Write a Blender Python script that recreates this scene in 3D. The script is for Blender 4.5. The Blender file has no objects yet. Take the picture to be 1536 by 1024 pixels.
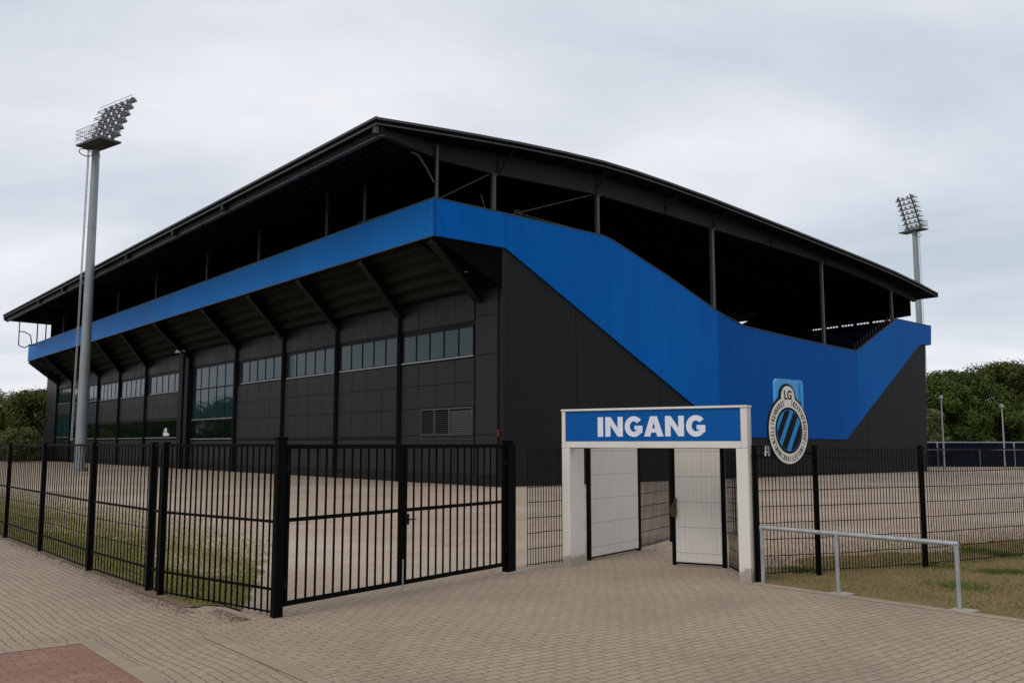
import bpy, bmesh, math, random
from mathutils import Vector, Matrix
from mathutils.geometry import tessellate_polygon
random.seed(7)
sc = bpy.context.scene
COL = sc.collection
PI = math.pi

# ------------------------------------------------------------------ site frame
# site coordinates (a, b, z): a runs along the stadium's end wall, b along its long side, origin at its near corner
GX, GY = -0.5534, 48.0374
CA, SA = 0.774575, 0.632482
TH = math.atan2(SA, CA)
def S(x, y, z=0.0):                       # world -> site
    qx, qy = x - GX, y - GY
    return (qx * CA + qy * SA, -qx * SA + qy * CA, z)
def Wd(a, b, z=0.0):                      # site -> world
    return Vector((GX + a * CA - b * SA, GY + a * SA + b * CA, z))
ORIG = {}
def tag(o, label=None, cat=None, group=None, kind=None):
    if label: o['label'] = label
    if cat: o['category'] = cat
    if group: o['group'] = group
    if kind: o['kind'] = kind
    return o
def thing(name, site, label, cat, group=None):
    o = bpy.data.objects.new(name, None); COL.objects.link(o)
    o.empty_display_size = 0.2
    o.location = Wd(*site); o.rotation_euler = (0, 0, TH)
    ORIG[o.name] = site
    return tag(o, label, cat, group)

class MB:
    """collects geometry in site coordinates"""
    def __init__(s): s.v = []; s.f = []; s.smooth = set()
    def add(s, vs, fs, smooth=False):
        n = len(s.v); s.v.extend([tuple(p) for p in vs])
        for f in fs:
            if smooth: s.smooth.add(len(s.f))
            s.f.append(tuple(i + n for i in f))
        return s
    def hexa(s, p):
        return s.add(p, [(0,3,2,1),(4,5,6,7),(0,1,5,4),(1,2,6,5),(2,3,7,6),(3,0,4,7)])
    def box(s, a0, a1, b0, b1, z0, z1):
        return s.hexa([(a0,b0,z0),(a1,b0,z0),(a1,b1,z0),(a0,b1,z0),(a0,b0,z1),(a1,b0,z1),(a1,b1,z1),(a0,b1,z1)])
    def obox(s, fr, u0, u1, n0, n1, z0, z1):
        return s.hexa([fr(u0,n0,z0),fr(u1,n0,z0),fr(u1,n1,z0),fr(u0,n1,z0),fr(u0,n0,z1),fr(u1,n0,z1),fr(u1,n1,z1),fr(u0,n1,z1)])
    def prism(s, pts, off):
        n = len(pts); off = Vector(off)
        q = [Vector(p) + off for p in pts]
        if n > 4:
            tr = tessellate_polygon([[Vector(p) for p in pts]])
            fs = [tuple(t) for t in tr] + [tuple(i+n for i in t) for t in tr]
        else: fs = [tuple(range(n-1,-1,-1)), tuple(range(n, 2*n))]
        for i in range(n):
            j = (i+1) % n; fs.append((i, j, n+j, n+i))
        return s.add(list(pts)+[tuple(x) for x in q], fs)
    def bar(s, p, q, w, h, up=(0,0,1)):
        p, q = Vector(p), Vector(q); d = (q-p).normalized(); up = Vector(up)
        x = d.cross(up)
        if x.length < 1e-4: x = d.cross(Vector((1,0,0)))
        x.normalize(); y = x.cross(d)
        x *= w/2; y *= h/2
        return s.hexa([p-x-y,p+x-y,p+x+y,p-x+y,q-x-y,q+x-y,q+x+y,q-x+y])
    def tube(s, p, q, r0, r1=None, n=10, caps=True):
        r1 = r0 if r1 is None else r1
        p, q = Vector(p), Vector(q); d = (q-p).normalized()
        x = d.cross(Vector((0,0,1)))
        if x.length < 1e-4: x = Vector((1,0,0))
        x.normalize(); y = d.cross(x)
        vs = []
        for c, r in ((p,r0),(q,r1)):
            for i in range(n):
                t = 2*PI*i/n; vs.append(c + x*(r*math.cos(t)) + y*(r*math.sin(t)))
        s.add(vs, [(i,(i+1)%n,n+(i+1)%n,n+i) for i in range(n)], True)
        if caps:
            s.add(vs[:n], [tuple(range(n-1,-1,-1))]); s.add(vs[n:], [tuple(range(n))])
        return s
    def path(s, pts, r, n=8):
        for p, q in zip(pts[:-1], pts[1:]): s.tube(p, q, r, r, n)
        return s
    def quad(s, *p): return s.add(p, [tuple(range(len(p)))])
    def build(s, name, mat, parent=None, bevel=0, fixn=True, kind=None, label=None):
        o0 = Vector((0,0,0))
        if parent is not None:
            r = parent
            while r.name not in ORIG: r = r.parent
            o0 = Vector(ORIG[r.name])
        me = bpy.data.meshes.new(name)
        me.from_pydata([tuple(Vector(p)-o0) for p in s.v], [], s.f)
        sm = [i in s.smooth for i in range(len(s.f))]
        me.polygons.foreach_set('use_smooth', sm)
        me.update()
        if fixn:
            bm = bmesh.new(); bm.from_mesh(me); bmesh.ops.recalc_face_normals(bm, faces=bm.faces); bm.to_mesh(me); bm.free()
        me.materials.append(mat)
        o = bpy.data.objects.new(name, me); COL.objects.link(o)
        if parent is not None: o.parent = parent
        else:
            o.location = Wd(0,0,0); o.rotation_euler = (0,0,TH)
        if bevel:
            m = o.modifiers.new('bevel','BEVEL'); m.width = bevel; m.segments = 2; m.limit_method = 'ANGLE'
        if kind: o['kind'] = kind
        if label: o['label'] = label
        return o
    def build_thing(s, name, mat, site, label, cat, group=None, bevel=0):
        me_o = s.build(name, mat, None, bevel)
        for v in me_o.data.vertices: v.co -= Vector(site)
        me_o.location = Wd(*site); ORIG[me_o.name] = site
        return tag(me_o, label, cat, group)

# ------------------------------------------------------------------ materials
def newmat(name):
    m = bpy.data.materials.new(name); m.use_nodes = True
    nt = m.node_tree; b = nt.nodes['Principled BSDF']
    return m, nt, b
def N(nt, t, **k):
    n = nt.nodes.new(t)
    for a, v in k.items():
        if a in n.inputs: n.inputs[a].default_value = v
        else: setattr(n, a, v)
    return n
def L(nt, a, b): nt.links.new(a, b)
def objco(nt, scale=(1,1,1), rot=0, loc=(0,0,0)):
    tc = N(nt,'ShaderNodeTexCoord'); mp = N(nt,'ShaderNodeMapping')
    mp.inputs['Scale'].default_value = scale; mp.inputs['Rotation'].default_value = (0,0,rot); mp.inputs['Location'].default_value = loc
    L(nt, tc.outputs['Object'], mp.inputs['Vector']); return mp.outputs['Vector']
def mixc(nt, fac, a, b, mode='MIX'):
    m = N(nt,'ShaderNodeMix', data_type='RGBA', blend_type=mode)
    for s, v in ((m.inputs[0],fac),(m.inputs[6],a),(m.inputs[7],b)):
        if hasattr(v,'node'): L(nt, v, s)
        else: s.default_value = (v if not isinstance(v,tuple) else (v+(1,))[:4])
    return m.outputs[2]
def ramp(nt, fac, stops):
    r = N(nt,'ShaderNodeValToRGB'); e = r.color_ramp.elements
    while len(e) < len(stops): e.new(0.5)
    for i,(p,c) in enumerate(stops):
        e[i].position = p; e[i].color = (c,c,c,1) if not isinstance(c,tuple) else c+(1,)
    L(nt, fac, r.inputs[0]); return r.outputs[0]
def noise(nt, vec, scale, detail=4, rough=.6):
    n = N(nt,'ShaderNodeTexNoise'); n.inputs['Scale'].default_value = scale; n.inputs['Detail'].default_value = detail
    n.inputs['Roughness'].default_value = rough
    if vec is not None: L(nt, vec, n.inputs['Vector'])
    return n.outputs['Fac']
def math_(nt, op, a, b=0.0, clamp=False):
    m = N(nt,'ShaderNodeMath', operation=op); m.use_clamp = clamp
    for s, v in ((m.inputs[0],a),(m.inputs[1],b)):
        if hasattr(v,'node'): L(nt, v, s)
        else: s.default_value = v
    return m.outputs[0]
def bump(nt, b, h, strength=.3, dist=.01):
    n = N(nt,'ShaderNodeBump'); n.inputs['Strength'].default_value = strength; n.inputs['Distance'].default_value = dist
    L(nt, h, n.inputs['Height']); L(nt, n.outputs[0], b.inputs['Normal'])
def plain(name, c, rough=.5, metal=0.0, var=.15, scale=3.0, stretch=(1,1,1), spec=.5, bmp=0):
    m, nt, b = newmat(name)
    v = objco(nt, stretch); f = noise(nt, v, scale, 6)
    lo = tuple(x*(1-var) for x in c); hi = tuple(min(1,x*(1+var)) for x in c)
    L(nt, ramp(nt, f, [(.3,lo),(.7,hi)]), b.inputs['Base Color'])
    L(nt, ramp(nt, f, [(.25,max(0,rough-.08)),(.75,min(1,rough+.08))]), b.inputs['Roughness'])
    b.inputs['Metallic'].default_value = metal; b.inputs['Specular IOR Level'].default_value = spec
    if bmp: bump(nt, b, noise(nt, v, scale*12, 3), bmp, .004)
    return m
def ribbed(name, c, axis, pitch, rough=.4, var=.08, depth=.02, strength=.5, spec=.04):
    """sheet metal with ribs repeating along one site axis, plus faint water streaks"""
    m, nt, b = newmat(name)
    tc = N(nt,'ShaderNodeTexCoord'); sx = N(nt,'ShaderNodeSeparateXYZ'); L(nt, tc.outputs['Object'], sx.inputs[0])
    t = math_(nt,'FRACT', math_(nt,'DIVIDE', sx.outputs[axis], pitch))
    tri = math_(nt,'ABSOLUTE', math_(nt,'SUBTRACT', t, .5))
    h = ramp(nt, tri, [(.36,0.0),(.46,1.0)])
    st = objco(nt, (2.2,2.2,.14)); f = noise(nt, st, 1.6, 6)
    lo = tuple(x*(1-var) for x in c); hi = tuple(min(1,x*(1+var)) for x in c)
    base = ramp(nt, f, [(.3,lo),(.7,hi)])
    # broad sheets from different batches
    sh = N(nt,'ShaderNodeTexWhiteNoise', noise_dimensions='1D')
    L(nt, math_(nt,'FLOOR', math_(nt,'DIVIDE', sx.outputs[axis], pitch*9)), sh.inputs['W'])
    base = mixc(nt, math_(nt,'MULTIPLY', sh.outputs['Value'], .10), base, (0.0,0.0,0.0))
    L(nt, base, b.inputs['Base Color'])
    b.inputs['Roughness'].default_value = rough; b.inputs['Specular IOR Level'].default_value = spec
    bump(nt, b, h, strength, depth)
    return m

M = {}
M['blue_l'] = ribbed('blue_ribbed_sheet', (.005,.160,.53), 1, .32, .45, .07, .025, .5)
M['blue_r'] = ribbed('blue_flat_sheet', (.0002,.112,.44), 0, .9, .45, .09, .008, .3)
M['blue_m'] = ribbed('blue_flat_sheet_shaded', (.0002,.080,.345), 0, .9, .45, .09, .008, .3)  # darker copy of the sheet blue, the middle panel's shade put into its colour
M['blue_e'] = ribbed('blue_flat_sheet_end', (.0004,.100,.385), 0, .9, .45, .09, .008, .3)  # same sheet blue again, with the end panel's milder shading in the colour
M['clad'] = plain('charcoal_panel', (.0168,.0172,.0195), .5, 0, .18, .9, (1,1,.4), .2)
M['clad_r'] = ribbed('charcoal_ribbed_sheet', (.0125,.013,.0145), 0, .5, .55, .12, .012, .35, .12)
M['dark'] = plain('black_steel', (.007,.0072,.008), .55, 0, .2, 2, spec=.12)
M['soffit'] = plain('stained_concrete_soffit', (.024,.0245,.019), .9, 0, .35, 1.3, (1,.12,1), spec=.1)
M['plate'] = plain('dark_bracket_steel', (.010,.011,.010), .6, 0, .2, 1.5, spec=.15)
M['girder'] = plain('grey_girder_cladding', (.0115,.0125,.014), .5, 0, .18, .8, (1,1,.3), spec=.15)
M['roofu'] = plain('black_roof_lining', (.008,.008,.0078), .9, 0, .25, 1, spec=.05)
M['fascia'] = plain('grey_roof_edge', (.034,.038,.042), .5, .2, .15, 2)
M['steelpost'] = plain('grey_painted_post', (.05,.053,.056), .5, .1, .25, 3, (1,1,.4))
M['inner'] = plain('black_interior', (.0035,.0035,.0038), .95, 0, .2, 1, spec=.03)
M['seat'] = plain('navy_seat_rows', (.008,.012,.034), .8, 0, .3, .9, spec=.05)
M['coping'] = plain('dark_coping', (.03,.025,.02), .5, .2, .3, 4)
M['sill'] = plain('pale_aluminium_sill', (.30,.31,.32), .4, .4, .12, 5)
M['louver'] = plain('grey_louvre', (.04,.04,.042), .5, .1, .15, 4)
M['fence'] = plain('black_powder_coat', (.0022,.0024,.0027), .5, 0, .2, 8, spec=.05)
M['wire'] = plain('dark_mesh_wire', (.004,.0045,.0045), .5, 0, .2, 8, spec=.1)
M['galv'] = plain('galvanised_steel', (.37,.39,.40), .48, .55, .22, 9, (1,1,.35))
M['galv_d'] = plain('weathered_mast_steel', (.27,.30,.31), .55, .25, .2, 1.3, (1,1,.25))
M['lampdark'] = plain('dark_lamp_frame', (.08,.082,.085), .5, .3, .2, 6)
M['lampgrey'] = plain('grey_lamp_housing', (.32,.33,.35), .4, .5, .15, 6)
M['bluesign'] = plain('blue_sign_face', (.001,.095,.35), .4, 0, .06, 2, spec=.12)
M['letter'] = plain('white_lettering', (.74,.77,.86), .4, 0, .03, 5)
M['sky_blue'] = plain('sky_blue_panel', (.035,.31,.68), .35, 0, .14, 2.5, (3,3,.3))
M['emb_white'] = plain('aged_white_enamel', (.73,.69,.62), .45, 0, .08, 9)
M['emb_black'] = plain('black_enamel', (.005,.006,.009), .5, 0, .1, 5, spec=.08)
M['emb_blue'] = plain('bright_blue_enamel', (.02,.25,.62), .45, 0, .1, 6, spec=.15)
M['olive'] = plain('olive_cloth', (.045,.052,.024), .9, 0, .3, 12)
M['red'] = plain('dull_red_lens', (.10,.016,.009), .4, 0, .2, 10)
M['lampwhite'] = plain('pale_lamp_dome', (.5,.49,.46), .4, 0, .1, 10)
M['navy'] = plain('navy_hoarding_board', (.0035,.006,.018), .7, 0, .25, 1.2, (1,1,.2), spec=.06)
M['slate'] = plain('dark_slatted_boarding', (.011,.0115,.0115), .8, 0, .25, 1.5, (1,1,.2))
M['concrete'] = plain('pale_concrete_pad', (.33,.29,.245), .9, 0, .2, 9, bmp=.3)

def portal_mat():
    m, nt, b = newmat('cream_painted_steel')
    v = objco(nt, (1,1,1)); big = noise(nt, v, 1.2, 5); st = noise(nt, objco(nt,(9,9,.5)), 2.0, 6); fine = noise(nt, v, 60, 3)
    c = ramp(nt, big, [(.3,(.67,.63,.57)),(.7,(.75,.715,.66))])
    c = mixc(nt, ramp(nt, st, [(.57,0.0),(.78,.33)]), c, (.36,.31,.25))
    # splash stains that fade a hand's breadth above the paving
    sx = N(nt,'ShaderNodeSeparateXYZ'); L(nt, v, sx.inputs[0])
    zz = math_(nt,'ADD', sx.outputs[2], math_(nt,'MULTIPLY', noise(nt, v, 7, 5), -.28))
    c = mixc(nt, ramp(nt, zz, [(-.03,.7),(.06,0.0)]), c, (.21,.17,.11))
    L(nt, c, b.inputs['Base Color']); b.inputs['Roughness'].default_value = .5
    bump(nt, b, fine, .08, .003); return m
M['portal'] = portal_mat()
def door_mat():
    m, nt, b = newmat('ribbed_cream_door')
    v = objco(nt); st = noise(nt, objco(nt,(14,14,.7)), 2.0, 6)
    c = ramp(nt, st, [(.3,(.60,.565,.51)),(.5,(.665,.63,.575)),(.75,(.70,.66,.605))])
    sx = N(nt,'ShaderNodeSeparateXYZ'); L(nt, v, sx.inputs[0])
    ln = math_(nt,'ABSOLUTE', math_(nt,'SUBTRACT', math_(nt,'FRACT', math_(nt,'DIVIDE', sx.outputs[2], .46)), .5))
    c = mixc(nt, ramp(nt, ln, [(.012,.55),(.022,0.0)]), c, (.24,.22,.19))
    L(nt, c, b.inputs['Base Color']); b.inputs['Roughness'].default_value = .5; return m
M['door'] = door_mat()

def glass_mat(name, tint, rough=.03, spec=1.0):
    m, nt, b = newmat(name)
    v = objco(nt); f = noise(nt, v, .5, 3)
    L(nt, ramp(nt, f, [(.35,tuple(x*.7 for x in tint)),(.65,tint)]), b.inputs['Base Color'])
    b.inputs['Roughness'].default_value = rough; b.inputs['Specular IOR Level'].default_value = spec; b.inputs['IOR'].default_value = 1.5
    b.inputs['Coat Weight'].default_value = .0
    b.inputs['Coat Roughness'].default_value = .02
    bump(nt, b, noise(nt, v, .35, 2), .05, .02)
    return m
M['glass'] = glass_mat('teal_tinted_glass', (.012,.042,.045), .03, .33)
M['glass_g'] = glass_mat('dark_green_glass', (.004,.010,.006), .05, .3)

def paver_mat(name, c1, c2, mortar, rot, bw=.22, rh=.11, seedloc=0.0, distort=.012, stain=True, mort=.006, loss=.0, jw=.75):
    m, nt, b = newmat(name)
    tc = N(nt,'ShaderNodeTexCoord'); v0 = tc.outputs['Object']
    nz = N(nt,'ShaderNodeTexNoise'); nz.inputs['Scale'].default_value = 7.0; nz.inputs['Detail'].default_value = 2
    L(nt, v0, nz.inputs['Vector'])
    vm = N(nt,'ShaderNodeVectorMath', operation='MULTIPLY_ADD'); L(nt, nz.outputs['Color'], vm.inputs[0])
    vm.inputs[1].default_value = (distort*2,distort*2,0); L(nt, v0, vm.inputs[2])
    nz2 = N(nt,'ShaderNodeTexNoise'); nz2.inputs['Scale'].default_value = .45; nz2.inputs['Detail'].default_value = 1
    L(nt, v0, nz2.inputs['Vector'])
    vm2 = N(nt,'ShaderNodeVectorMath', operation='MULTIPLY_ADD'); L(nt, nz2.outputs['Color'], vm2.inputs[0])
    vm2.inputs[1].default_value = (.30,.30,0); L(nt, vm.outputs[0], vm2.inputs[2])
    mp = N(nt,'ShaderNodeMapping'); mp.inputs['Rotation'].default_value = (0,0,rot); mp.inputs['Location'].default_value = (seedloc,0,0)
    L(nt, vm2.outputs[0], mp.inputs['Vector'])
    br = N(nt,'ShaderNodeTexBrick'); br.inputs['Scale'].default_value = 1; br.inputs['Brick Width'].default_value = bw
    br.inputs['Row Height'].default_value = rh; br.inputs['Mortar Size'].default_value = mort; br.inputs['Mortar Smooth'].default_value = .35
    br.inputs['Color1'].default_value = c1+(1,); br.inputs['Color2'].default_value = c2+(1,); br.inputs['Mortar'].default_value = mortar+(1,)
    br.inputs['Bias'].default_value = -.1
    L(nt, mp.outputs[0], br.inputs['Vector'])
    c = br.outputs['Color']
    fine = noise(nt, v0, 90, 4, .7); mid = noise(nt, v0, 6, 5); big = noise(nt, v0, .42, 6, .62)
    c = mixc(nt, ramp(nt, fine, [(.3,.22),(.6,0.0)]), c, tuple(x*.55 for x in c1))
    c = mixc(nt, ramp(nt, mid, [(.48,0.0),(.75,.35)]), c, tuple(min(1,x*1.28) for x in c2))
    if stain:
        c = mixc(nt, ramp(nt, big, [(.44,0.0),(.66,.42)]), c, tuple(x*.60 for x in c1))
        c = mixc(nt, ramp(nt, noise(nt, v0, 1.3, 6, .7), [(.60,0.0),(.72,.4)]), c, (c1[0]*.55,c1[1]*.52,c1[2]*.42))
    L(nt, c, b.inputs['Base Color'])
    b.inputs['Roughness'].default_value = .88; b.inputs['Specular IOR Level'].default_value = .25
    h = math_(nt,'ADD', math_(nt,'MULTIPLY', br.outputs['Fac'], -jw), math_(nt,'MULTIPLY', fine, .25))
    bump(nt, b, h, .7, .008)
    return m
M['paver_a'] = paver_mat('tan_paver_long', (.325,.25,.180), (.36,.28,.203), (.16,.12,.085), PI/2, .22, .11, 0.0, .018, True, .0085)
M['paver_b'] = paver_mat('tan_paver_wide', (.33,.254,.183), (.365,.284,.206), (.155,.116,.081), 0, .23, .115, .3, .028, True, .009)
M['paver_r'] = paver_mat('red_paver', (.265,.135,.10), (.315,.17,.13), (.13,.075,.055), 0, .22, .11, .1)
M['kerbstrip'] = paver_mat('pale_edge_stone', (.315,.243,.176), (.345,.268,.194), (.14,.104,.072), PI/2, .5, .30, .0, .004)

def yard_mat():
    m, nt, b = newmat('tan_yard_paving')
    tc = N(nt,'ShaderNodeTexCoord'); v0 = tc.outputs['Object']
    br = N(nt,'ShaderNodeTexBrick'); br.inputs['Scale'].default_value = 1; br.inputs['Brick Width'].default_value = .42
    br.inputs['Row Height'].default_value = .21; br.inputs['Mortar Size'].default_value = .012
    br.inputs['Color1'].default_value = (.39,.295,.215,1); br.inputs['Color2'].default_value = (.44,.343,.257,1); br.inputs['Mortar'].default_value = (.20,.155,.12,1)
    L(nt, v0, br.inputs['Vector']); c = br.outputs['Color']
    lg = noise(nt, objco(nt,(.22,1.2,1)), .30, 6, .65)
    c = mixc(nt, ramp(nt, lg, [(.42,0.0),(.70,.75)]), c, (.26,.195,.145))
    c = mixc(nt, ramp(nt, noise(nt, v0, .9, 6, .7), [(.52,0.0),(.74,.55)]), c, (.20,.155,.105))
    c = mixc(nt, ramp(nt, noise(nt, v0, .13, 5, .6), [(.50,0.0),(.66,.55)]), c, (.49,.405,.325))
    # moss and weeds in patches near the wall foot and along old joints
    c = mixc(nt, ramp(nt, noise(nt, objco(nt,(.6,1.4,1)), .30, 6, .7), [(.60,0.0),(.72,.55)]), c, (.13,.125,.045))
    L(nt, c, b.inputs['Base Color']); b.inputs['Roughness'].default_value = .9; b.inputs['Specular IOR Level'].default_value = .2
    bump(nt, b, noise(nt, v0, 30, 4), .3, .01); return m
M['yard'] = yard_mat()
def lawn_mat(name, pal):
    m, nt, b = newmat(name)
    v = objco(nt); f = noise(nt, v, 1.4, 7, .7); g = noise(nt, v, 26, 4, .7)
    c = ramp(nt, f, [(.32,pal[0]),(.5,pal[1]),(.68,pal[2])])
    c = mixc(nt, ramp(nt, g, [(.35,.5),(.6,0.0)]), c, tuple(x*.45 for x in pal[1]))
    L(nt, c, b.inputs['Base Color']); b.inputs['Roughness'].default_value = .95; b.inputs['Specular IOR Level'].default_value = .1
    bump(nt, b, g, .6, .03); return m
M['lawn'] = lawn_mat('worn_lawn', ((.26,.175,.09),(.20,.15,.065),(.13,.125,.04)))
M['verge'] = lawn_mat('verge_soil', ((.22,.17,.09),(.17,.15,.055),(.12,.13,.035)))
M['litter'] = lawn_mat('leaf_litter_soil', ((.16,.11,.065),(.21,.15,.095),(.26,.19,.125)))
def blade_mat(name, stops):
    m, nt, b = newmat(name)
    v = objco(nt); f = noise(nt, v, 2.2, 6, .75); f2 = noise(nt, v, 40, 2)
    k = math_(nt,'ADD', math_(nt,'MULTIPLY', f, .65), math_(nt,'MULTIPLY', f2, .35))
    L(nt, ramp(nt, k, stops), b.inputs['Base Color']); b.inputs['Roughness'].default_value = .8; b.inputs['Specular IOR Level'].default_value = .15
    return m
M['blade'] = blade_mat('lawn_blades', [(.40,(.31,.205,.10)),(.49,(.25,.185,.08)),(.56,(.18,.165,.05)),(.64,(.09,.125,.024))])
M['tuft'] = blade_mat('green_tuft_blades', [(.36,(.13,.15,.035)),(.5,(.075,.12,.02)),(.66,(.045,.09,.012))])
M['blade_v'] = blade_mat('verge_blades', [(.38,(.30,.25,.11)),(.50,(.23,.22,.065)),(.62,(.15,.165,.035))])
M['straw'] = blade_mat('dry_straw', [(.35,(.17,.115,.06)),(.5,(.11,.075,.038)),(.65,(.065,.047,.024))])
def leaf_mat(name, stops):
    m, nt, b = newmat(name)
    v = objco(nt); f = noise(nt, v, .38, 3, .6); g = noise(nt, v, 2.4, 2, .6)
    k = math_(nt,'ADD', math_(nt,'MULTIPLY', f, .55), math_(nt,'MULTIPLY', g, .45))
    L(nt, ramp(nt, k, stops), b.inputs['Base Color']); b.inputs['Roughness'].default_value = .7; b.inputs['Specular IOR Level'].default_value = .15
    return m
M['leaf'] = leaf_mat('green_foliage', [(.36,(.020,.034,.007)),(.5,(.048,.078,.013)),(.64,(.105,.14,.022))])
M['leaf_o'] = leaf_mat('olive_foliage', [(.36,(.030,.042,.010)),(.5,(.062,.082,.016)),(.64,(.115,.13,.026))])
M['leaf_l'] = leaf_mat('pale_bush_foliage', [(.36,(.07,.09,.03)),(.5,(.12,.14,.05)),(.64,(.18,.195,.075))])
M['bark'] = plain('brown_bark', (.05,.038,.027), .9, 0, .3, 3, (1,1,.2), spec=.1)

# ------------------------------------------------------------------ ground
def sheet(name, pts, z, mat, kind='structure'):
    mb = MB(); mb.add([(p[0],p[1],z) for p in pts], [tuple(range(len(pts)))])
    o = mb.build(name, mat, None, fixn=False, kind=kind)
    if o.data.polygons[0].normal.z < 0: o.data.flip_normals()
    return o
sheet('ground', [(-1500,-1500),(1500,-1500),(1500,1500),(-1500,1500)], -.024, M['verge'])
sheet('yard', [(-45,-27),(75,-60),(75,140),(-45,140)], -.016, M['yard'])
# paving in front of and through the gates
sheet('forecourt_paving', [(-25.75,-75),(-17.62,-75),(-17.62,-28.45),(-16.3,-27.6),(-15.6,-24.6),(-13.3,-22.6),(-14.2,-21.6),(-17.6,-24.1),(-18.6,-24.35),(-19.8,-24.45),(-25.2,-25.9),(-25.75,-26.4)], 0, M['paver_b'])
sheet('footpath_paving', [(-70,-75),(-25.75,-75),(-25.75,-26.4),(-25.3,-26.1),(-25.22,-23.3),(-25.26,60),(-70,60)], -.004, M['paver_a'])
sheet('edge_strip', [(-25.86,-75),(-25.64,-75),(-25.64,-26.9),(-25.86,-26.9)], .004, M['kerbstrip'])
sheet('lawn_edge_strip', [(-17.66,-75),(-17.42,-75),(-17.42,-28.4),(-17.66,-28.4)], .005, M['kerbstrip'])
RC = (-27.04,-26.42)
sheet('red_paving', [(-70,-75),(RC[0],-75),(RC[0],RC[1]),(-70,RC[1]+.6)], 0.0, M['paver_r'])
sheet('red_paving_edge', [(RC[0],-75),(RC[0]+.2,-75),(RC[0]+.2,RC[1]+.2),(RC[0],RC[1])], .004, M['kerbstrip'])
sheet('red_paving_edge', [(RC[0],RC[1]),(RC[0]+.2,RC[1]+.2),(-70,RC[1]+.8),(-70,RC[1]+.6)], .004, M['kerbstrip'])
# irregular leaf litter and soil strip at the foot of the bar fence
random.seed(3)
pts = []; back = []
b = -24.9
while b < 30:
    w = .02 + .07*random.random() + (.05 if -24 < b < -21.5 else 0)
    pts.append((-25.3-w*.9+ (.4 if b < -25.3 else 0), b)); back.append((-25.1 + (.45 if b < -25 else 0), b)); b += .45
sheet('soil_strip', pts + back[::-1], .004, M['litter'])
# green verge behind the bar fence
pts = []; back = []; b = -25.6
while b < 40:
    pts.append((-25.22 + (.4 if b < -24.9 else 0), b)); back.append((-23.6 + 1.0*math.sin(b*.7)*.5 + random.uniform(-.35,.35), b))
    back[-1] = (min(back[-1][0], -24.9+(b+25.7)*.52), b); b += .5
sheet('verge', pts + back[::-1], -.002, M['verge'])
# lawn outside the mesh fence on the right, running a few metres behind it
lp = [(-17.42,-75),(30,-75),(30,-34.0)]
a = 30
while a > -15.6:
    lp.append((a, -27.6 - (a+16)*.16 + .5 + .5*math.sin(a*1.3) + random.uniform(-.3,.3))); a -= .6
lp += [(-15.9,-27.3),(-16.5,-27.75),(-17.42,-28.45)]
sheet('lawn', lp, -.002, M['lawn'])

def inside(p, poly):
    c = False; n = len(poly); j = n-1
    for i in range(n):
        (x1,y1),(x2,y2) = poly[i], poly[j]
        if (y1>p[1]) != (y2>p[1]) and p[0] < (x2-x1)*(p[1]-y1)/(y2-y1)+x1: c = not c
        j = i
    return c
def blades(name, n, sampler, hmin, hmax, w, mat, lean=.5, flat=False):
    vs, fs = [], []
    for _ in range(n):
        p = sampler()
        if p is None: continue
        x, y = p; t = random.uniform(0, 2*PI); h = random.uniform(hmin, hmax)
        dx, dy = math.cos(t)*w, math.sin(t)*w
        lx, ly = random.uniform(-lean,lean)*h, random.uniform(-lean,lean)*h
        k = len(vs)
        vs += [(x-dx,y-dy,0.0),(x+dx,y+dy,0.0),(x+lx,y+ly,h)]; fs.append((k,k+1,k+2))
    mb = MB(); mb.v = vs; mb.f = fs
    return mb.build(name, mat, None, fixn=False, kind='stuff')
patch = [(random.uniform(-17,-8), random.uniform(-37,-28), random.uniform(.25,.9)) for _ in range(30)]
def lawn_s():
    if random.random() < .22:
        a = random.uniform(-15.5,-3); return (a, -28.2-(a+16)*.16 + abs(random.gauss(0,1.9)))
    a = random.uniform(-17.4,-5); bb = random.uniform(-38,-24)
    if not inside((a,bb), lp): return None
    if a < -17.3 + .12*random.random(): return None
    return (a,bb)
tag(blades('grass', 90000, lawn_s, .012, .05, .006, M['blade'], .9), 'short worn brown and green grass of the lawn by the handrail', 'grass')
def tuft_s():
    q = random.choice(patch); a = random.gauss(q[0], q[2]*.35); bb = random.gauss(q[1], q[2]*.35)
    return (a,bb) if inside((a,bb), lp) and a > -17.2 else None
tag(blades('grass_tufts', 16000, tuft_s, .025, .08, .006, M['tuft'], .7), 'taller green tufts scattered over the worn lawn', 'grass')
def verge_side(a, b):
    return (a+24.9) < (b+25.7)*.52 + .12*math.sin(b*5)
def verge_s():
    bb = -26 + 40*random.random()**1.7; r = random.random()
    a = -25.2 + (2.6*r if random.random() < .62 else 2.0+abs(random.gauss(0,1.5)))
    a += random.gauss(0,.18)
    return (a,bb) if a > -25.2 + (.5 if bb < -24.9 else 0) and verge_side(a,bb) else None
tag(blades('verge_grass', 100000, verge_s, .012, .065, .007, M['blade_v'], .8), 'yellow green uncut grass along the inside of the black bar fence', 'grass')
def straw_s():
    bb = -26.3 + 22*random.random()**1.5
    return (-25.35 - abs(random.gauss(0,.16)) + (.35 if bb < -25.3 else 0), bb)
tag(blades('leaf_litter', 4500, straw_s, .002, .012, .009, M['straw'], 3.0), 'dry brown stalks and leaf litter at the foot of the bar fence', 'litter')

# ------------------------------------------------------------------ stadium
st = thing('stadium', (0,0,0), 'black clad football stadium with a folded blue band and a wide black roof', 'stadium')
BW = [1.9,9.9,17.8,26.0,34.8,45.8,57.6,66.5,74.6,86.3,93.6]
BO = [.35,7.4,15.2,22.9,31.5,42.5,51.8,60.3,70.0,81.6,90.4]
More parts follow.
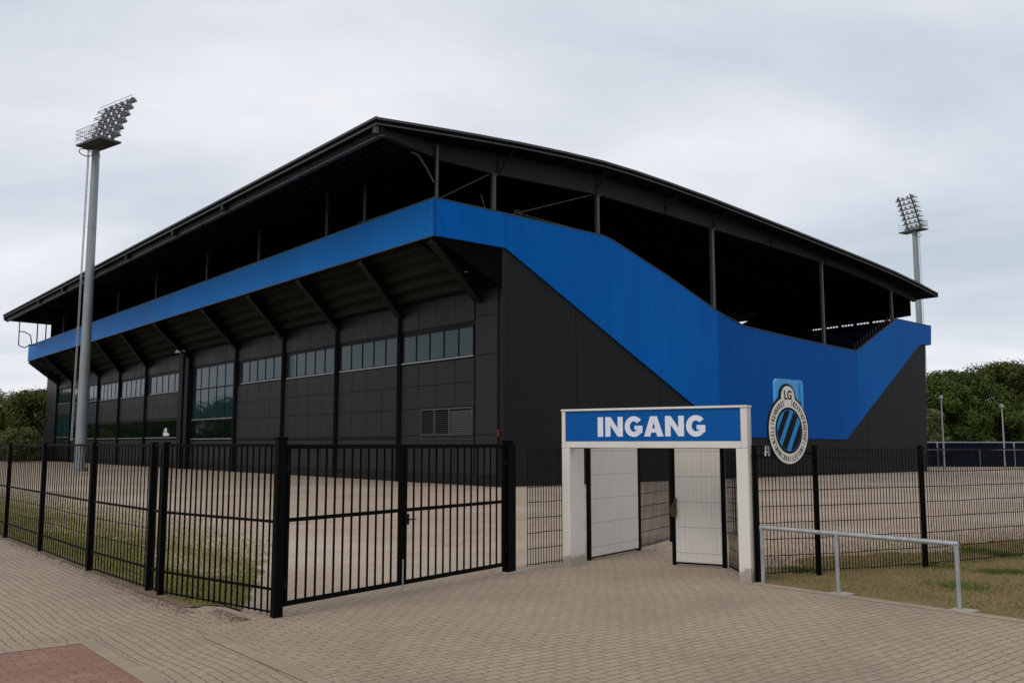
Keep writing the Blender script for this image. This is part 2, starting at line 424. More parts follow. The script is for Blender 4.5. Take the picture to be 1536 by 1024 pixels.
# dark backing wall and plinth of the long side
mb = MB(); mb.box(.02,.35,.12,100,0,12.6); mb.box(.35,6,99.7,100,0,12.4)
mb.build('side_wall', M['dark'], st)
mb = MB(); mb.box(-.035,.02,.3,100,0,.55); mb.build('plinth', M['plate'], st)
# end wall below the blue band
mb = MB()
poly = [(.22,0),(45.2,0),(45.9,10.4),(46.4,12.0),(41.1,12.15),(34.8,9.1),(27.4,9.45),(20.8,9.9),(8.4,14.0),(.22,14.35)]
mb.prism([(p[0],.0,p[1]) for p in poly], (0,.3,0))
mb.build('end_wall', M['clad_r'], st)
mb = MB()
for a in (.22,): mb.box(a-.2,a+.03,-.03,.14,0,12.62)
mb.build('corner_post', M['girder'], st)
for a, zt in ((5.4,9.6),(12.4,5.9),(36.2,4.5)):
    mb = MB(); mb.box(a-.025,a+.025,-.012,.0,0,zt); mb.build('wall_joint', M['dark'], st)
# blue sheets of the end wall
def sheet_r(pts, mat, thick=.10, off=.0):
    mb = MB(); mb.prism([(p[0],-thick+off,p[1]) for p in pts], (0,thick-.004,0)); return mb.build('blue_cladding', mat, st)
sheet_r([(-4.34,12.64),(.19,12.62),(.19,14.53),(-4.34,14.55)], M['blue_r'])
sheet_r([(.215,12.62),(9.0,8.0),(15.48,4.62),(18.03,3.25),(18.03,10.80),(13.19,12.59),(8.38,14.16),(7.66,14.33),(4.73,14.42),(.215,14.52)], M['blue_r'])
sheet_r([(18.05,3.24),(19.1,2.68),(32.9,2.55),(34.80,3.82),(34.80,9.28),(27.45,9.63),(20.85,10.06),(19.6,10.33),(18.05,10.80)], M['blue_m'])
sheet_r([(34.825,3.84),(44.64,10.42),(45.2,10.55),(46.73,10.62),(46.89,12.18),(41.1,12.31),(34.825,9.29)], M['blue_e'])
mb = MB(); mb.box(46.75,46.86,0,88,10.6,12.15); mb.build('blue_cladding', M['blue_e'], st)
# blue band of the long side
mb = MB(); mb.box(-4.45,-4.35,-.09,90.6,12.65,14.55); mb.build('blue_band', M['blue_l'], st)
mb = MB()
mb.box(-4.47,-4.2,-.12,90.7,14.55,14.62); mb.box(-4.46,-4.33,-.1,90.6,12.60,12.65)
for p,q in zip([(-4.2,14.56),(7.66,14.35),(8.38,14.18),(13.19,12.61),(18.05,10.82),(20.85,10.08),(27.45,9.65),(34.81,9.30),(41.1,12.33)],[(7.66,14.35),(8.38,14.18),(13.19,12.61),(18.05,10.82),(20.85,10.08),(27.45,9.65),(34.81,9.30),(41.1,12.33),(46.9,12.2)]):
    mb.bar((p[0],-.02,p[1]+.03),(q[0],-.02,q[1]+.03),.2,.06)
mb.build('coping', M['coping'], st)
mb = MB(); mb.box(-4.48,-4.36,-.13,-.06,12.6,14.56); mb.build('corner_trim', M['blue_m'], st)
# stepped underside of the seating over the long side
mb = MB(); ns = 6
prof = []
for k in range(ns):
    a0, a1 = -k*4.2/ns, -(k+1)*4.2/ns; z = 10.65 + k*3.0/ns
    prof += [(a0,z),(a1,z)]
low = [(p[0],.0,p[1]) for p in prof]
poly = [(0.0,.2,10.65)]
pts = [(p[0],1.8,p[1]) for p in prof] + [(-4.2,1.8,13.6),(0,1.8,13.6)]
mb.prism(pts, (0,88.5,0)); mb.build('stepped_soffit', M['soffit'], st)
mb = MB(); mb.prism([(-4.3,.02,12.66),(0.0,.02,10.5),(.0,.02,13.6),(-4.3,.02,13.6)], (0,.13,0)); mb.prism([(-4.28,.16,12.7),(0,.16,10.62),(0,.16,10.95),(-4.28,.16,13.0)], (0,1.63,0)); mb.build('corner_soffit', M['inner'], st)
# raking brackets
for bw, bo in zip(BW, BO):
    mb = MB(); t = .16
    tip = (-.02,bw,9.95); top = (-4.32,bo,12.62); wt = (-.02,bw,12.64)
    mb.prism([(tip[0],tip[1]-t/2,tip[2]),(-.02,bw-t/2,13.2),(top[0],top[1]-t/2,13.2),(top[0],top[1]-t/2,12.40)], (0,t,0))
    mb.bar((tip[0]-.10,tip[1],tip[2]-.06),(top[0],top[1],top[2]-.26),.55,.07,(0,1,0) if False else (1,0,1))
    mb.bar((-.06,bw,9.9),(-.06,bw,13.0),.36,.08,(1,0,0))
    mb.build('bracket', M['plate'], st)
# pilasters
for i, bw in enumerate(BW[1:]):
    mb = MB()
    if i == 4: mb.box(-.42,.0,44.9,45.7,0,10.6); mb.box(-.42,.0,46.3,47.3,0,10.6); mb.box(-.2,0,45.7,46.3,0,10.6)
    else: mb.box(-.16,.0,bw-.17,bw+.17,0,10.7); mb.box(-.24,-.16,bw-.05,bw+.05,0,10.3)
    mb.build('pilaster', M['dark'], st)
# cladding panels bay by bay
bays = [(2.35,9.7),(10.1,17.6),(18.0,25.8),(26.2,34.6),(35.0,44.9),(47.4,57.4),(57.8,66.3),(66.7,74.4),(74.8,86.1),(86.5,93.4)]
def panels(mb, b0, b1, rows, n):
    for z0, z1 in rows:
        for k in range(n):
            c0 = b0 + (b1-b0)*k/n; c1 = b0 + (b1-b0)*(k+1)/n
            j = random.uniform(-.004,.004)
            mb.box(-.03+j,.02,c0+.018,c1-.018,z0+.018,z1-.018)
for i,(b0,b1) in enumerate(bays):
    n = 4 if i < 4 else 5
    if i == 0: rows = [(.56,2.7),(4.28,5.6),(5.6,6.9),(8.95,10.62)]
    elif i == 4: rows = [(9.15,10.62),(.56,2.5)]
    elif i >= 5 and i < 9: rows = [(.56,2.6),(4.65,5.8),(5.8,7.0),(9.1,10.62)]
    elif i == 9: rows = [(.56,2.8),(6.0,7.2),(9.4,10.62)]
    else: rows = [(.56,2.5),(2.66,4.25),(4.25,5.6),(5.6,6.95),(8.95,10.62)]
    groups = []
    for r in rows:
        if groups and abs(groups[-1][-1][1]-r[0]) < .2: groups[-1].append(r)
        else: groups.append([r])
    for g in groups:
        mb = MB(); panels(mb, b0, b1, g, n); mb.build('cladding', M['clad'], st)
    if i == 0:
        mb = MB(); panels(mb, 7.6, 9.7, [(2.7,4.28)], 1); mb.build('cladding', M['clad'], st)
    if i in (1,2,3):
        mb = MB(); mb.box(-.09,.02,b0,b1,2.53,2.63); mb.build('ledge', M['plate'], st)
mb = MB(); panels(mb, .3, 2.25, [(.56,2.7),(2.7,7.0),(7.0,9.1),(9.1,10.55)], 1); mb.build('cladding', M['clad'], st)
mb = MB(); panels(mb, 93.8, 99.9, [(.56,12.2)], 2); mb.box(-.03,.02,93.7,99.9,11.9,12.6)
mb.build('cladding', M['clad'], st)
mb = MB(); mb.box(-.30,.02,.3,93.4,10.58,10.66); mb.build('soffit_trim', M['dark'], st)

def window(b0, b1, z0, z1, cols, rows, glass, proud=.05, name='window'):
    mb = MB(); w = .07
    mb.box(-proud,.018,b0,b0+w,z0,z1); mb.box(-proud,.018,b1-w,b1,z0,z1)
    mb.box(-proud,.018,b0+w,b1-w,z1-.09,z1); mb.box(-proud,.018,b0+w,b1-w,z0,z0+.05)
    for k in range(1,cols):
        c = b0+(b1-b0)*k/cols; mb.box(-proud+.004,.018,c-.045,c+.045,z0+.05,z1-.09)
    for r in rows: mb.box(-proud-.006,.018,b0+w,b1-w,r-.05,r+.05)
    f = mb.build('window', M['dark'], st)
    g = MB(); g.box(-.012,.016,b0+w*.5,b1-w*.5,z0+.03,z1-.05); g.build('pane', glass, f)
    s_ = MB(); s_.box(-proud-.07,-.0,b0-.02,b1+.02,z0-.07,z0-.003); s_.build('sill', M['sill'], f)
    return f
window(2.4,9.55,7.05,8.72,5,[],M['glass'])
window(10.15,17.35,7.05,8.8,5,[],M['glass'])
window(18.15,25.4,7.05,8.82,5,[],M['glass'])
window(26.3,33.75,7.1,8.85,5,[],M['glass'])
window(35.4,44.5,4.4,9.0,5,[7.05],M['glass'])
window(35.4,44.5,2.7,4.32,5,[],M['glass_g'])
window(47.7,56.3,7.15,8.9,5,[],M['glass'])
window(57.9,65.8,7.15,8.95,5,[],M['glass'])
window(66.8,74.0,7.2,9.0,5,[],M['glass'])
window(75.0,85.6,7.25,9.1,6,[],M['glass'])
window(86.6,93.0,7.4,9.25,4,[],M['glass'])
window(48.3,57.2,2.85,4.5,1,[],M['glass_g'])
window(57.9,66.2,2.85,4.5,1,[],M['glass_g'])
window(66.8,74.3,2.85,4.5,1,[],M['glass_g'])
window(75.0,85.6,2.9,4.55,1,[],M['glass_g'])
window(86.6,93.2,3.1,5.75,4,[],M['glass'])
# louvre vent
mb = MB()
for c0,c1 in ((2.4,2.5),(4.55,4.7),(6.0,6.15),(7.4,7.5)): mb.box(-.09,.02,c0,c1,2.78,4.24)
mb.box(-.092,.02,2.4,7.5,4.14,4.25); mb.box(-.092,.02,2.4,7.5,2.70,2.80)
lv = mb.build('louvre_vent', M['louver'], st)
mb = MB()
for c0,c1 in ((4.7,6.0),(6.15,7.4)):
    mb.box(-.005,.015,c0,c1,2.8,4.14)
mb.build('vent_opening', M['inner'], lv)
mb = MB(); z = 2.86
while z < 4.1:
    for c0,c1 in ((4.7,6.0),(6.15,7.4)): mb.bar((-.05,c0,z),(-.05,c1,z),.07,.03,(1,0,1))
    mb.box(-.05-.02*((int(z*100)//11)%2),.01,2.5,4.55,z-.05,z+.045); z += .115
mb.build('slats', M['louver'], lv)
mb = MB(); mb.box(-.06,.0,2.4,7.5,2.46,2.5); mb.build('ledge', M['louver'], st)
# small fittings: white plate added for a window reflection, red alarm lamp, wall lamp
mb = MB(); mb.prism([(-.09,50.3,3.0),(-.09,51.9,3.0),(-.09,51.9,3.35),(-.09,51.6,3.6),(-.09,51.3,3.75),(-.09,51.0,3.72),(-.09,50.9,3.3),(-.09,50.3,3.2)], (.03,0,0))
nt_ = mb.build('reflection_plate', M['letter'], st, label='small white cut out plate standing in for a reflection in a lower window')
for c in (51.15,51.45,51.7):
    mb = MB(); mb.box(-.1,-.085,c,c+.12,3.3,3.5); mb.build('reflection_mark', M['dark'], nt_)
mb = MB(); mb.box(-.06,.01,.1,.26,2.6,2.95); mb.tube((-.06,.18,2.85),(-.16,.18,2.85),.06,.05); mb.tube((-.06,.18,2.66),(-.13,.18,2.66),.045,.04)
mb.build('alarm_lamp', M['red'], st)
mb = MB(); mb.tube((-.5,45.5,10.35),(-.9,45.5,10.5),.05,.05); mb.box(-1.25,-.75,44.9,46.1,10.45,10.62); mb.box(-1.2,-.8,45.0,46.0,10.62,10.72)
mb.build('wall_lamp', M['lampwhite'], st, bevel=.04)
mb = MB(); mb.bar((-1.55,1.2,11.3),(-.7,.95,11.34),.06,.05); mb.build('strip_lamp', M['lampwhite'], st)

# roof
RP_ = [(-8.27,17.62),(-5.41,17.86),(-2.4,18.09),(.62,18.29),(3.8,18.44),(6.93,18.52),(9.6,18.46),(12.44,18.32),(16.4,18.06),(20.5,17.73),(26,17.27),(31.9,16.74),(36,16.36),(39.63,15.99),(43.5,15.48),(46.73,14.95)]
def roofz(a):
    for (a0,z0),(a1,z1) in zip(RP_[:-1],RP_[1:]):
        if a0 <= a <= a1: return z0+(z1-z0)*(a-a0)/(a1-a0)
    return RP_[0][1] if a < RP_[0][0] else RP_[-1][1]
B0, B1 = -.8, 86.0
mb = MB()
pts = [(a,B0+.02,z) for a,z in RP_] + [(a,B0+.02,z-.26) for a,z in RP_[::-1]]
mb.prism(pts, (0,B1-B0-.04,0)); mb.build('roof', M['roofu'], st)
mb = MB()
for (a0,z0),(a1,z1) in zip(RP_[:-1],RP_[1:]):
    for bb in (B0-.03,B1+.03):
        mb.bar((a0,bb,z0-.0),(a1,bb,z1-.0),.1,.12); mb.bar((a0,bb+.02,z0-.26),(a1,bb+.02,z1-.26),.06,.07)
mb.box(-8.36,-8.27,B0-.08,B1+.08,17.58,17.70); mb.box(-8.33,-8.25,B0-.05,B1+.05,17.30,17.38)
mb.box(46.73,46.83,B0-.08,B1,14.62,15.0)
mb.build('roof_edge', M['fascia'], st)
mb = MB(); mb.box(-8.0,-7.8,B0+.1,B1-.1,16.92,17.36); mb.build('eave_beam', M['dark'], st)
mb = MB(); mb.box(-8.03,-7.76,B0+.08,B1-.08,16.86,16.918); mb.build('eave_flange', M['fascia'], st)
for bb in (18.1,27.2,37.9,48,58,68):
    mb = MB(); mb.box(-8.3,-8.0,bb-.15,bb+.15,16.95,17.3); mb.build('gutter_outlet', M['girder'], st)
a = -7.4
while a < 45:
    mb = MB(); z = roofz(a)-.26; mb.box(a-.05,a+.05,B0+.1,B1-.1,z-.12,z+.0); a += .62 if a < 2 else 1.6
    mb.build('purlin', M['inner'], st)
# rafters, in pairs with the long-side posts
for bb in (7.86,15.2,22.4,32.1,44,55.2,66,76):
    mb = MB()
    for a0,a1 in ((-8.0,-3.5),(-3.5,6.9),(6.9,20.5),(20.5,39.6)):
        mb.bar((a0,bb,roofz(a0)-.55),(a1,bb,roofz(a1)-.6),.2,.5)
    mb.build('rafter', M['roofu'], st)
# edge girders near and far
def girder(b_tip, b_run, t):
    mb = MB()
    bot = [(-3.5,16.80),(-.11,16.75),(7.74,16.97),(12.8,16.78),(18.68,16.5),(25,16.22),(31.82,15.85),(38,15.25),(42.12,14.72),(45.6,14.28)]
    mb.hexa([(-8.22,b_tip,17.0),(-8.22,b_tip+t,17.0),(-3.5,b_run+t,16.8),(-3.5,b_run,16.8),(-8.22,b_tip,17.34),(-8.22,b_tip+t,17.34),(-3.5,b_run+t,17.7),(-3.5,b_run,17.7)])
    pts = [(a,b_run,z) for a,z in bot] + [(a,b_run,roofz(a)-.27) for a,z in bot[::-1]]
    mb.prism(pts, (0,t,0))
    return mb.build('edge_girder', M['girder'], st)
girder(-.62,.45,.3); girder(B1-.3,B1-1.2,.3)
for a in (.1,7.6,13.7,18.5,25.0,31.8,38.0):
    mb = MB(); mb.box(a-.04,a+.04,.40,.448,{.1:16.76,7.6:16.97,13.7:16.74,18.5:16.52,25.0:16.23,31.8:15.87,38.0:15.26}[a],roofz(a)-.35)
    mb.build('girder_stiffener', M['plate'], st)
for a0,z0,a1 in ((.19,16.9,.33),(7.65,17.3,7.3),(13.76,17.1,13.81),(18.56,16.75,18.7),(25,16.5,25.1),(31.8,16.1,31.9)):
    mb = MB(); mb.bar((a0,.4,z0),(a1,-.68,roofz(a1)-.28),.07,.07); mb.build('roof_strut', M['girder'], st)
mb = MB(); mb.box(-8.28,-8.08,-.72,-.55,16.95,17.36); mb.build('corner_cap', M['fascia'], st)
# posts of the end
for a,z0,z1,r in ((-.1,14.3,16.76,.105),(7.76,14.1,16.97,.105),(18.47,10.2,16.52,.12),(31.49,8.9,15.88,.10),(41.7,12.0,14.8,.09)):
    mb = MB(); mb.box(a-r,a+r,.6-r,.6+r,z0,z1); mb.box(a-r*1.7,a+r*1.7,.6-r*1.7,.6+r*1.7,z1-.06,z1-.01); mb.build('roof_post', M['steelpost'], st)
mb = MB(); mb.box(-4.13,-4.0,.18,.30,14.55,17.45); mb.tube((-4.06,.24,14.55),(-4.06,.24,15.7),.085,.085); mb.build('roof_post', M['steelpost'], st)
for bb in (7.86,12.46,22.4,32.1,44.0,55.2,66.0,76.0,84.5):
    mb = MB(); mb.box(-3.9,-3.78,bb-.06,bb+.06,14.4,roofz(-3.84)-.3); mb.build('roof_post', M['steelpost'], st)
for p,q in (((-3.6,.6,14.84),(-.33,.6,16.75)),((1.06,.6,14.7),(7.4,.6,16.95)),((-.95,.6,15.5),(-.65,.6,14.7)),((-3.7,2.0,14.8),(-3.7,9.0,15.1)),((7.0,.6,14.6),(1.4,.6,14.9))):
    mb = MB(); mb.tube(p,q,.03,.03,6); mb.build('tie_rod', M['steelpost'], st)
mb = MB(); mb.path([(-5.6,.3,16.8),(-5.2,.3,16.75),(-4.7,.3,16.2),(-4.2,.3,15.5)], .05); mb.build('drain_pipe', M['steelpost'], st)
mb = MB(); mb.path([(1.0,.1,14.5),(1.0,.1,14.85),(1.35,.1,14.85),(1.35,.1,14.5)],.03,6); mb.build('hatch_rail', M['coping'], st)
mb = MB(); mb.path([(-6.55,85.7,17.2),(-6.52,85.7,14.11),(-5.85,85.7,13.83),(-5.28,85.7,14.27),(-4.6,85.7,14.3)], .06); mb.path([(-6.5,85.7,15.8),(-6.0,85.7,15.8),(-5.27,85.7,15.43),(-5.07,85.7,14.3)],.06)
mb.build('pipe_loop', M['dark'], st)
mb = MB(); mb.tube((-4.56,85.6,14.5),(-4.56,85.6,16.9),.07); mb.build('roof_post', M['dark'], st)
# seating tiers and inner walls
def tier(mb, prof_pts, b0, b1):
    pts = [(a,b0,z) for a,z in prof_pts]; mb.prism(pts, (0,b1-b0,0))
mb = MB(); n = 26; up = []
for k in range(n):
    a0 = -4.2+k*.92; a1 = a0+.92; z = 14.0-k*.505
    up += [(a0,z),(a1,z)]
tier(mb, up+[(19.8,.3),(.45,.3),(.45,13.65),(-4.1,13.65)], .4, 85.0); mb.build('seating_tier', M['seat'], st)
mb = MB(); up = []
n = 20
for k in range(n):
    a0 = 44.8-k*.62; z = 12.2-k*.47; up += [(a0,z),(a0-.62,z)]
tier(mb, up+[(32.4,.3),(44.8,.3)], .4, 84.9); mb.build('seating_tier', M['seat'], st)
mb = MB(); n = 18
for k in range(n):
    mb.box(.6,44.6,64+k*.95,85.5,.3+k*.62,.3+(k+1)*.62-.004)
mb.build('seating_tier', M['seat'], st)
mb = MB(); mb.box(.5,45.4,85.6,85.9,0,14.0); mb.box(-3.0,17.0,85.6,85.9,14.0,17.6)
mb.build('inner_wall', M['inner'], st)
# dark inner wall of the opposite side, with an opening left under its roof edge
mb = MB()
def iw(b0,b1,za0,za1,zb0,zb1):
    mb.hexa([(45.0,b0,za0),(45.2,b0,za0),(45.2,b1,zb0),(45.0,b1,zb0),(45.0,b0,za1),(45.2,b0,za1),(45.2,b1,zb1),(45.0,b1,zb1)])
iw(.75,2.66,13.06,14.95,12.95,14.95)
iw(2.66,10.2,12.95,14.95,12.80,14.95)
iw(10.2,16.2,12.3,14.95,12.3,14.95)
iw(2.66,10.2,12.2,12.80,12.2,12.67)
iw(23.0,85.5,12.2,14.95,12.2,14.95)
iw(16.2,19.5,12.2,14.7,12.2,13.6)
iw(19.5,23.0,12.2,13.6,12.2,13.6)
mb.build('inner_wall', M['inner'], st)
for k in range(26):
    mb = MB(); bb = 2.7 + k*.3; mb.box(45.0,45.12,bb,bb+.03+.2*((k*7)%5==0),12.25,13.0); mb.build('parapet_stub', M['inner'], st)
for k in range(13):
    mb = MB(); t = k/12; a = 35.2+t*5.6; z = 9.5+t*2.75; mb.box(a-.03,a+.03,.25,.31,z-.15,z+.42)
    mb.build('row_end_rail', M['coping'], st)
mb = MB(); mb.box(44.9,45.2,.3,88,0,12.2); mb.box(0.5,44.9,99,99.3,0,8); mb.build('back_wall', M['dark'], st)

# ------------------------------------------------------------------ floodlight masts
def mast(name, base, H, r0, r1, rowdir, aim, nrow, ncol, rowlen, height, lean, plat, label, ladder, uo=0.0):
    t = thing(name, base, label, 'floodlight mast')
    B = Vector(base); u = Vector(rowdir).normalized(); w = Vector(aim).normalized(); z = Vector((0,0,1))
    mb = MB(); mb.tube(B, B+z*H, r0, r1, 20); mb.tube(B, B+z*.25, r0*1.5, r0*1.5, 16); mb.tube(B+z*(H-.5), B+z*(H-.42), r1*1.15, r1*1.15, 20)
    for k in range(1,4): mb.tube(B+z*(H*k/4), B+z*(H*k/4+.12), (r0+(r1-r0)*k/4)*1.04, (r0+(r1-r0)*k/4)*1.04, 20)
    mb.build('pole', M['galv_d'], t)
    l = Vector(ladder).normalized()
    mb = MB(); s_ = l.cross(z)
    for q in (-.2,.2):
        mb.tube(B+z*2.5+l*(r0+.28)+s_*q, B+z*H+l*(r1+.28)+s_*q, .035, .035, 6)
    k = 2.7
    while k < H-.2:
        rr = r0+(r1-r0)*k/H+.28; mb.tube(B+z*k+l*rr-s_*.2, B+z*k+l*rr+s_*.2, .02,.02,5); k += .45
    mb.build('ladder', M['galv'], t)
    # platform
    mb = MB(); P = B+z*H
    p0,p1,q0,q1 = plat
    def F(a,b_,c): return P+u*a+w*b_+z*c
    mb.hexa([F(p0,q0,0),F(p1,q0,0),F(p1,q1,0),F(p0,q1,0),F(p0,q0,.16),F(p1,q0,.16),F(p1,q1,.16),F(p0,q1,.16)])
    mb.build('platform', M['lampdark'], t)
    mb = MB()
    for c in (.65,1.0,1.35):
        for e,f in ((F(p0,q0,c),F(p1,q0,c)),(F(p0,q0,c),F(p0,q1,c)),(F(p1,q0,c),F(p1,q1,c))): mb.tube(e,f,.025,.025,5)
    k = p0
    while k <= p1+.01: mb.tube(F(k,q0,.28),F(k,q0,1.35),.02,.02,5); k += .35
    mb.build('guard_rail', M['lampgrey'], t)
    # lamp rack, leaning towards the pitch
    def G(a,h,o=0.0): return P + u*(a+uo) + w*(lean*h/height+o) + z*(.5+h)
    mb = MB()
    for a in (-rowlen*.30, rowlen*.30): mb.bar(G(a,-.3),G(a,height),.16,.16)
    for r in range(nrow):
        h = height*(r+.15)/nrow
        mb.bar(G(-rowlen/2,h),G(rowlen/2,h),.10,.14)
        mb.bar(G(-rowlen/2,h,-.55),G(rowlen/2,h,-.55),.05,.05)
        for a in (-rowlen/2,-rowlen*.15,rowlen*.15,rowlen/2): mb.bar(G(a,h,-.55),G(a,h),.05,.05)
        mb.tube(G(-rowlen/2,h+.42,-.55),G(rowlen/2,h+.42,-.55),.022,.022,5)
    mb.build('lamp_rack', M['lampdark'], t)
    for r in range(nrow):
        h = height*(r+.15)/nrow + .30
        for c in range(ncol):
            a = -rowlen/2 + rowlen*(c+.5)/ncol
            mb = MB(); c0 = G(a,h,-.18); d = (w*.9 - z*.45).normalized()
            mb.tube(c0-d*.12, c0+d*.16, .11, .17, 10); mb.tube(c0+d*.16, c0+d*.20, .17, .17, 10); mb.bar(c0-z*.30-d*.05, c0-z*.02, .06,.06)
            mb.build('floodlight', M['lampgrey'], t)
    mb = MB(); c = P-w*.9-z*.45
    pts = [c+Vector((math.cos(k*PI/7)*.6*w.x, math.cos(k*PI/7)*.6*w.y, math.sin(k*PI/7)*.3)) for k in range(15)]
    mb.path(pts,.04,6); mb.build('cable_hoop', M['lampdark'], t)
    return t
def sdir(x, y): return (x*CA+y*SA, -x*SA+y*CA, 0)
mL = S(-36.05,77.0)
mast('floodlight_mast', mL, 27.5, .455, .315, sdir(.8,-.6), sdir(.6,.8), 6, 6, 5.3, 4.05, 1.55, (-.4,3.4,-1.6,.35), 'tall grey floodlight mast before the long black facade, lamp head leaning right', sdir(-.95,-.2), 1.1)
mR = S(61.9,138)
mast('floodlight_mast', mR, 34.7, .50, .36, sdir(.467,-.884), sdir(-.884,-.467), 7, 4, 3.6, 4.9, 2.0, (-2.2,1.8,-.9,.9), 'far grey floodlight mast behind the right roof end, lamp head leaning left', sdir(.95,.2))

# ------------------------------------------------------------------ black bar fence on the left
FP = [(-24.67,-26.31),(-25.24,-23.6),(-25.24,-23.06),(-25.33,-20.15),(-25.30,-16.36),(-25.29,-12.84),(-25.29,-9.3),(-25.29,-5.8)]
fl = thing('bar_fence', (-24.67,-26.31,0), 'black vertical bar fence running left from the double gate along the paving', 'fence')
for i,(a,b) in enumerate(FP):
    w = .062 if i == 0 else .043
    mb = MB(); mb.box(a-w,a+w,b-w,b+w,-.02,2.27 if i == 0 else 2.21); mb.box(a-w-.012,a+w+.012,b-w-.012,b+w+.012,2.27 if i == 0 else 2.21,2.30 if i == 0 else 2.235)
    mb.build('fence_post', M['fence'], fl, bevel=.008)
for i,(p,q) in enumerate(zip(FP[:-1],FP[1:])):
    mb = MB(); P, Q = Vector((p[0],p[1],0)), Vector((q[0],q[1],0)); d = (Q-P); ln = d.length; d.normalize()
    s0, s1 = (.06 if i == 0 else .04), ln-.04
    for z,h in ((2.185,.04),(1.20,.035),(.34,.032),(.055,.018)): mb.bar(P+d*s0+Vector((0,0,z)),P+d*s1+Vector((0,0,z)),.03,h)
    if i > 1:
        for z in (.62,.92): mb.bar(P+d*s0+Vector((0,0,z)),P+d*s1+Vector((0,0,z)),.010,.010)
    sp = .132 if i == 0 else (.16 if i < 3 else .19)
    n = max(2,round((s1-s0)/sp)); bw_ = .020 if i < 2 else .014
    for k in range(1,n):
        c = P+d*(s0+(s1-s0)*k/n); t = random.uniform(-.004,.004)
        mb.bar(c+Vector((0,0,.03)),c+Vector((t,t,2.17)),bw_,bw_,(0,1,0))
    mb.build('bar_panel', M['fence'], fl)

# ------------------------------------------------------------------ double gate
GA, GB = Vector((-24.67,-26.31,0)), Vector((-19.78,-24.98,0))
gd = (GB-GA); glen = gd.length; gd.normalize(); gn = Vector((-gd.y,gd.x,0))
def GF(u,n,z): return GA + gd*u + gn*n + Vector((0,0,z))
gate = thing('double_gate', tuple(GA+gd*(glen/2)), 'closed black double gate with upright bars between two thick posts', 'gate')
mb = MB(); mb.obox(GF,glen-.075,glen+.075,-.07,.07,-.02,2.24); mb.obox(GF,glen-.09,glen+.09,-.085,.085,2.24,2.275); mb.build('gate_post', M['fence'], gate, bevel=.008)
mb = MB(); mb.obox(GF,glen+.10,glen+.19,-.045,.045,-.02,2.2); mb.build('gate_post', M['fence'], gate, bevel=.008)
mid = 2.36
for (u0,u1,first) in ((.10,mid-.008,True),(mid+.008,glen-.10,False)):
    mb = MB(); sw = .055
    e0 = .05 if first else .065; e1 = .065 if first else .05
    mb.obox(GF,u0,u0+e0,-.03,.03,.12,2.2); mb.obox(GF,u1-e1,u1,-.03,.03,.12,2.2)
    for z0,z1 in ((.12,.18),(1.19,1.24),(2.14,2.2)): mb.obox(GF,u0+e0,u1-e1,-.025,.025,z0,z1)
    lf = mb.build('gate_leaf', M['fence'], gate)
    mb = MB(); n = 13 if first else 14
    for k in range(1,n):
        u = u0+e0+(u1-e1-u0-e0)*k/n; mb.obox(GF,u-.011,u+.011,-.011,.011,.17,2.15)
    mb.build('upright_bars', M['fence'], lf)
    mb = MB()
    if first:
        mb.tube(GF(mid-.03,-.05,.0),GF(mid-.03,-.05,.5),.011,.011,8); mb.build('drop_bolt', M['galv'], lf)
    else:
        mb.obox(GF,mid+.02,mid+.09,-.06,-.03,1.0,1.16); mb.tube(GF(mid+.06,-.05,1.08),GF(mid+.06,-.11,1.08),.012); mb.tube(GF(mid+.05,-.11,1.08),GF(mid+.17,-.11,1.08),.011)
        mb.build('lock', M['dark'], lf)
    for z in (.4,1.9):
        mb = MB(); uu = .085 if first else glen-.09
        mb.tube(GF(uu,-.03,z-.05),GF(uu,-.03,z+.05),.022); mb.build('hinge', M['dark'], lf)
mb = MB(); mb.obox(GF,glen-.2,glen+.36,-.2,.2,-.02,.016); mb.build('gate_footing', M['concrete'], gate)

# ------------------------------------------------------------------ wire mesh fences
def mesh_run(name, pts, label, ztop=2.12, post_idx=None, sp=.07, zs=(.09,.36,.63,.90,1.17,1.44,1.71,1.98,2.1)):
    t = thing(name, (pts[0][0],pts[0][1],0), label, 'mesh fence')
    for i,(a,b) in enumerate(pts):
        if post_idx is None or i in post_idx:
            mb = MB(); mb.box(a-.035,a+.035,b-.035,b+.035,-.05,ztop+.05); mb.box(a-.04,a+.04,b-.04,b+.04,ztop+.05,ztop+.065); mb.build('fence_post', M['fence'], t)
    for p,q in zip(pts[:-1],pts[1:]):
        P, Q = Vector((p[0],p[1],0)), Vector((q[0],q[1],0)); d = Q-P; ln = d.length; d.normalize(); nn = Vector((-d.y,d.x,0))
        mb = MB(); o = -nn*.045
        for z in zs:
            sag = [random.uniform(-.008,.008) for _ in range(5)]
            for k in range(4): mb.bar(P+o+d*(ln*k/4)+Vector((0,0,z+sag[k])),P+o+d*(ln*(k+1)/4)+Vector((0,0,z+sag[k+1])),.012,.012)
        n = round(ln/sp)
        for k in range(n+1):
            c = P+o*1.15+d*(ln*k/n); t1 = d*random.uniform(-.006,.006)
            mb.bar(c+Vector((0,0,.05)),c+t1+Vector((0,0,ztop+.02)),.0105,.0105,(0,1,0))
        mb.build('mesh_panel', M['wire'], t)
    return t
mesh_run('mesh_fence', [S(.24,16.55)[:2],S(.98,17.25)[:2]], 'short black wire mesh fence between the double gate and the white portal', post_idx=(), zs=(.09,.36,.63,.90,1.17,1.44,1.71,1.98,2.1))
mesh_run('mesh_fence', [S(4.02,15.45)[:2],S(5.2,15.85)[:2],S(7.43,16.78)[:2],S(10.5,18.52)[:2],S(13.1,20.0)[:2],S(15.7,21.5)[:2]], 'long black wire mesh fence right of the white portal behind the handrail')
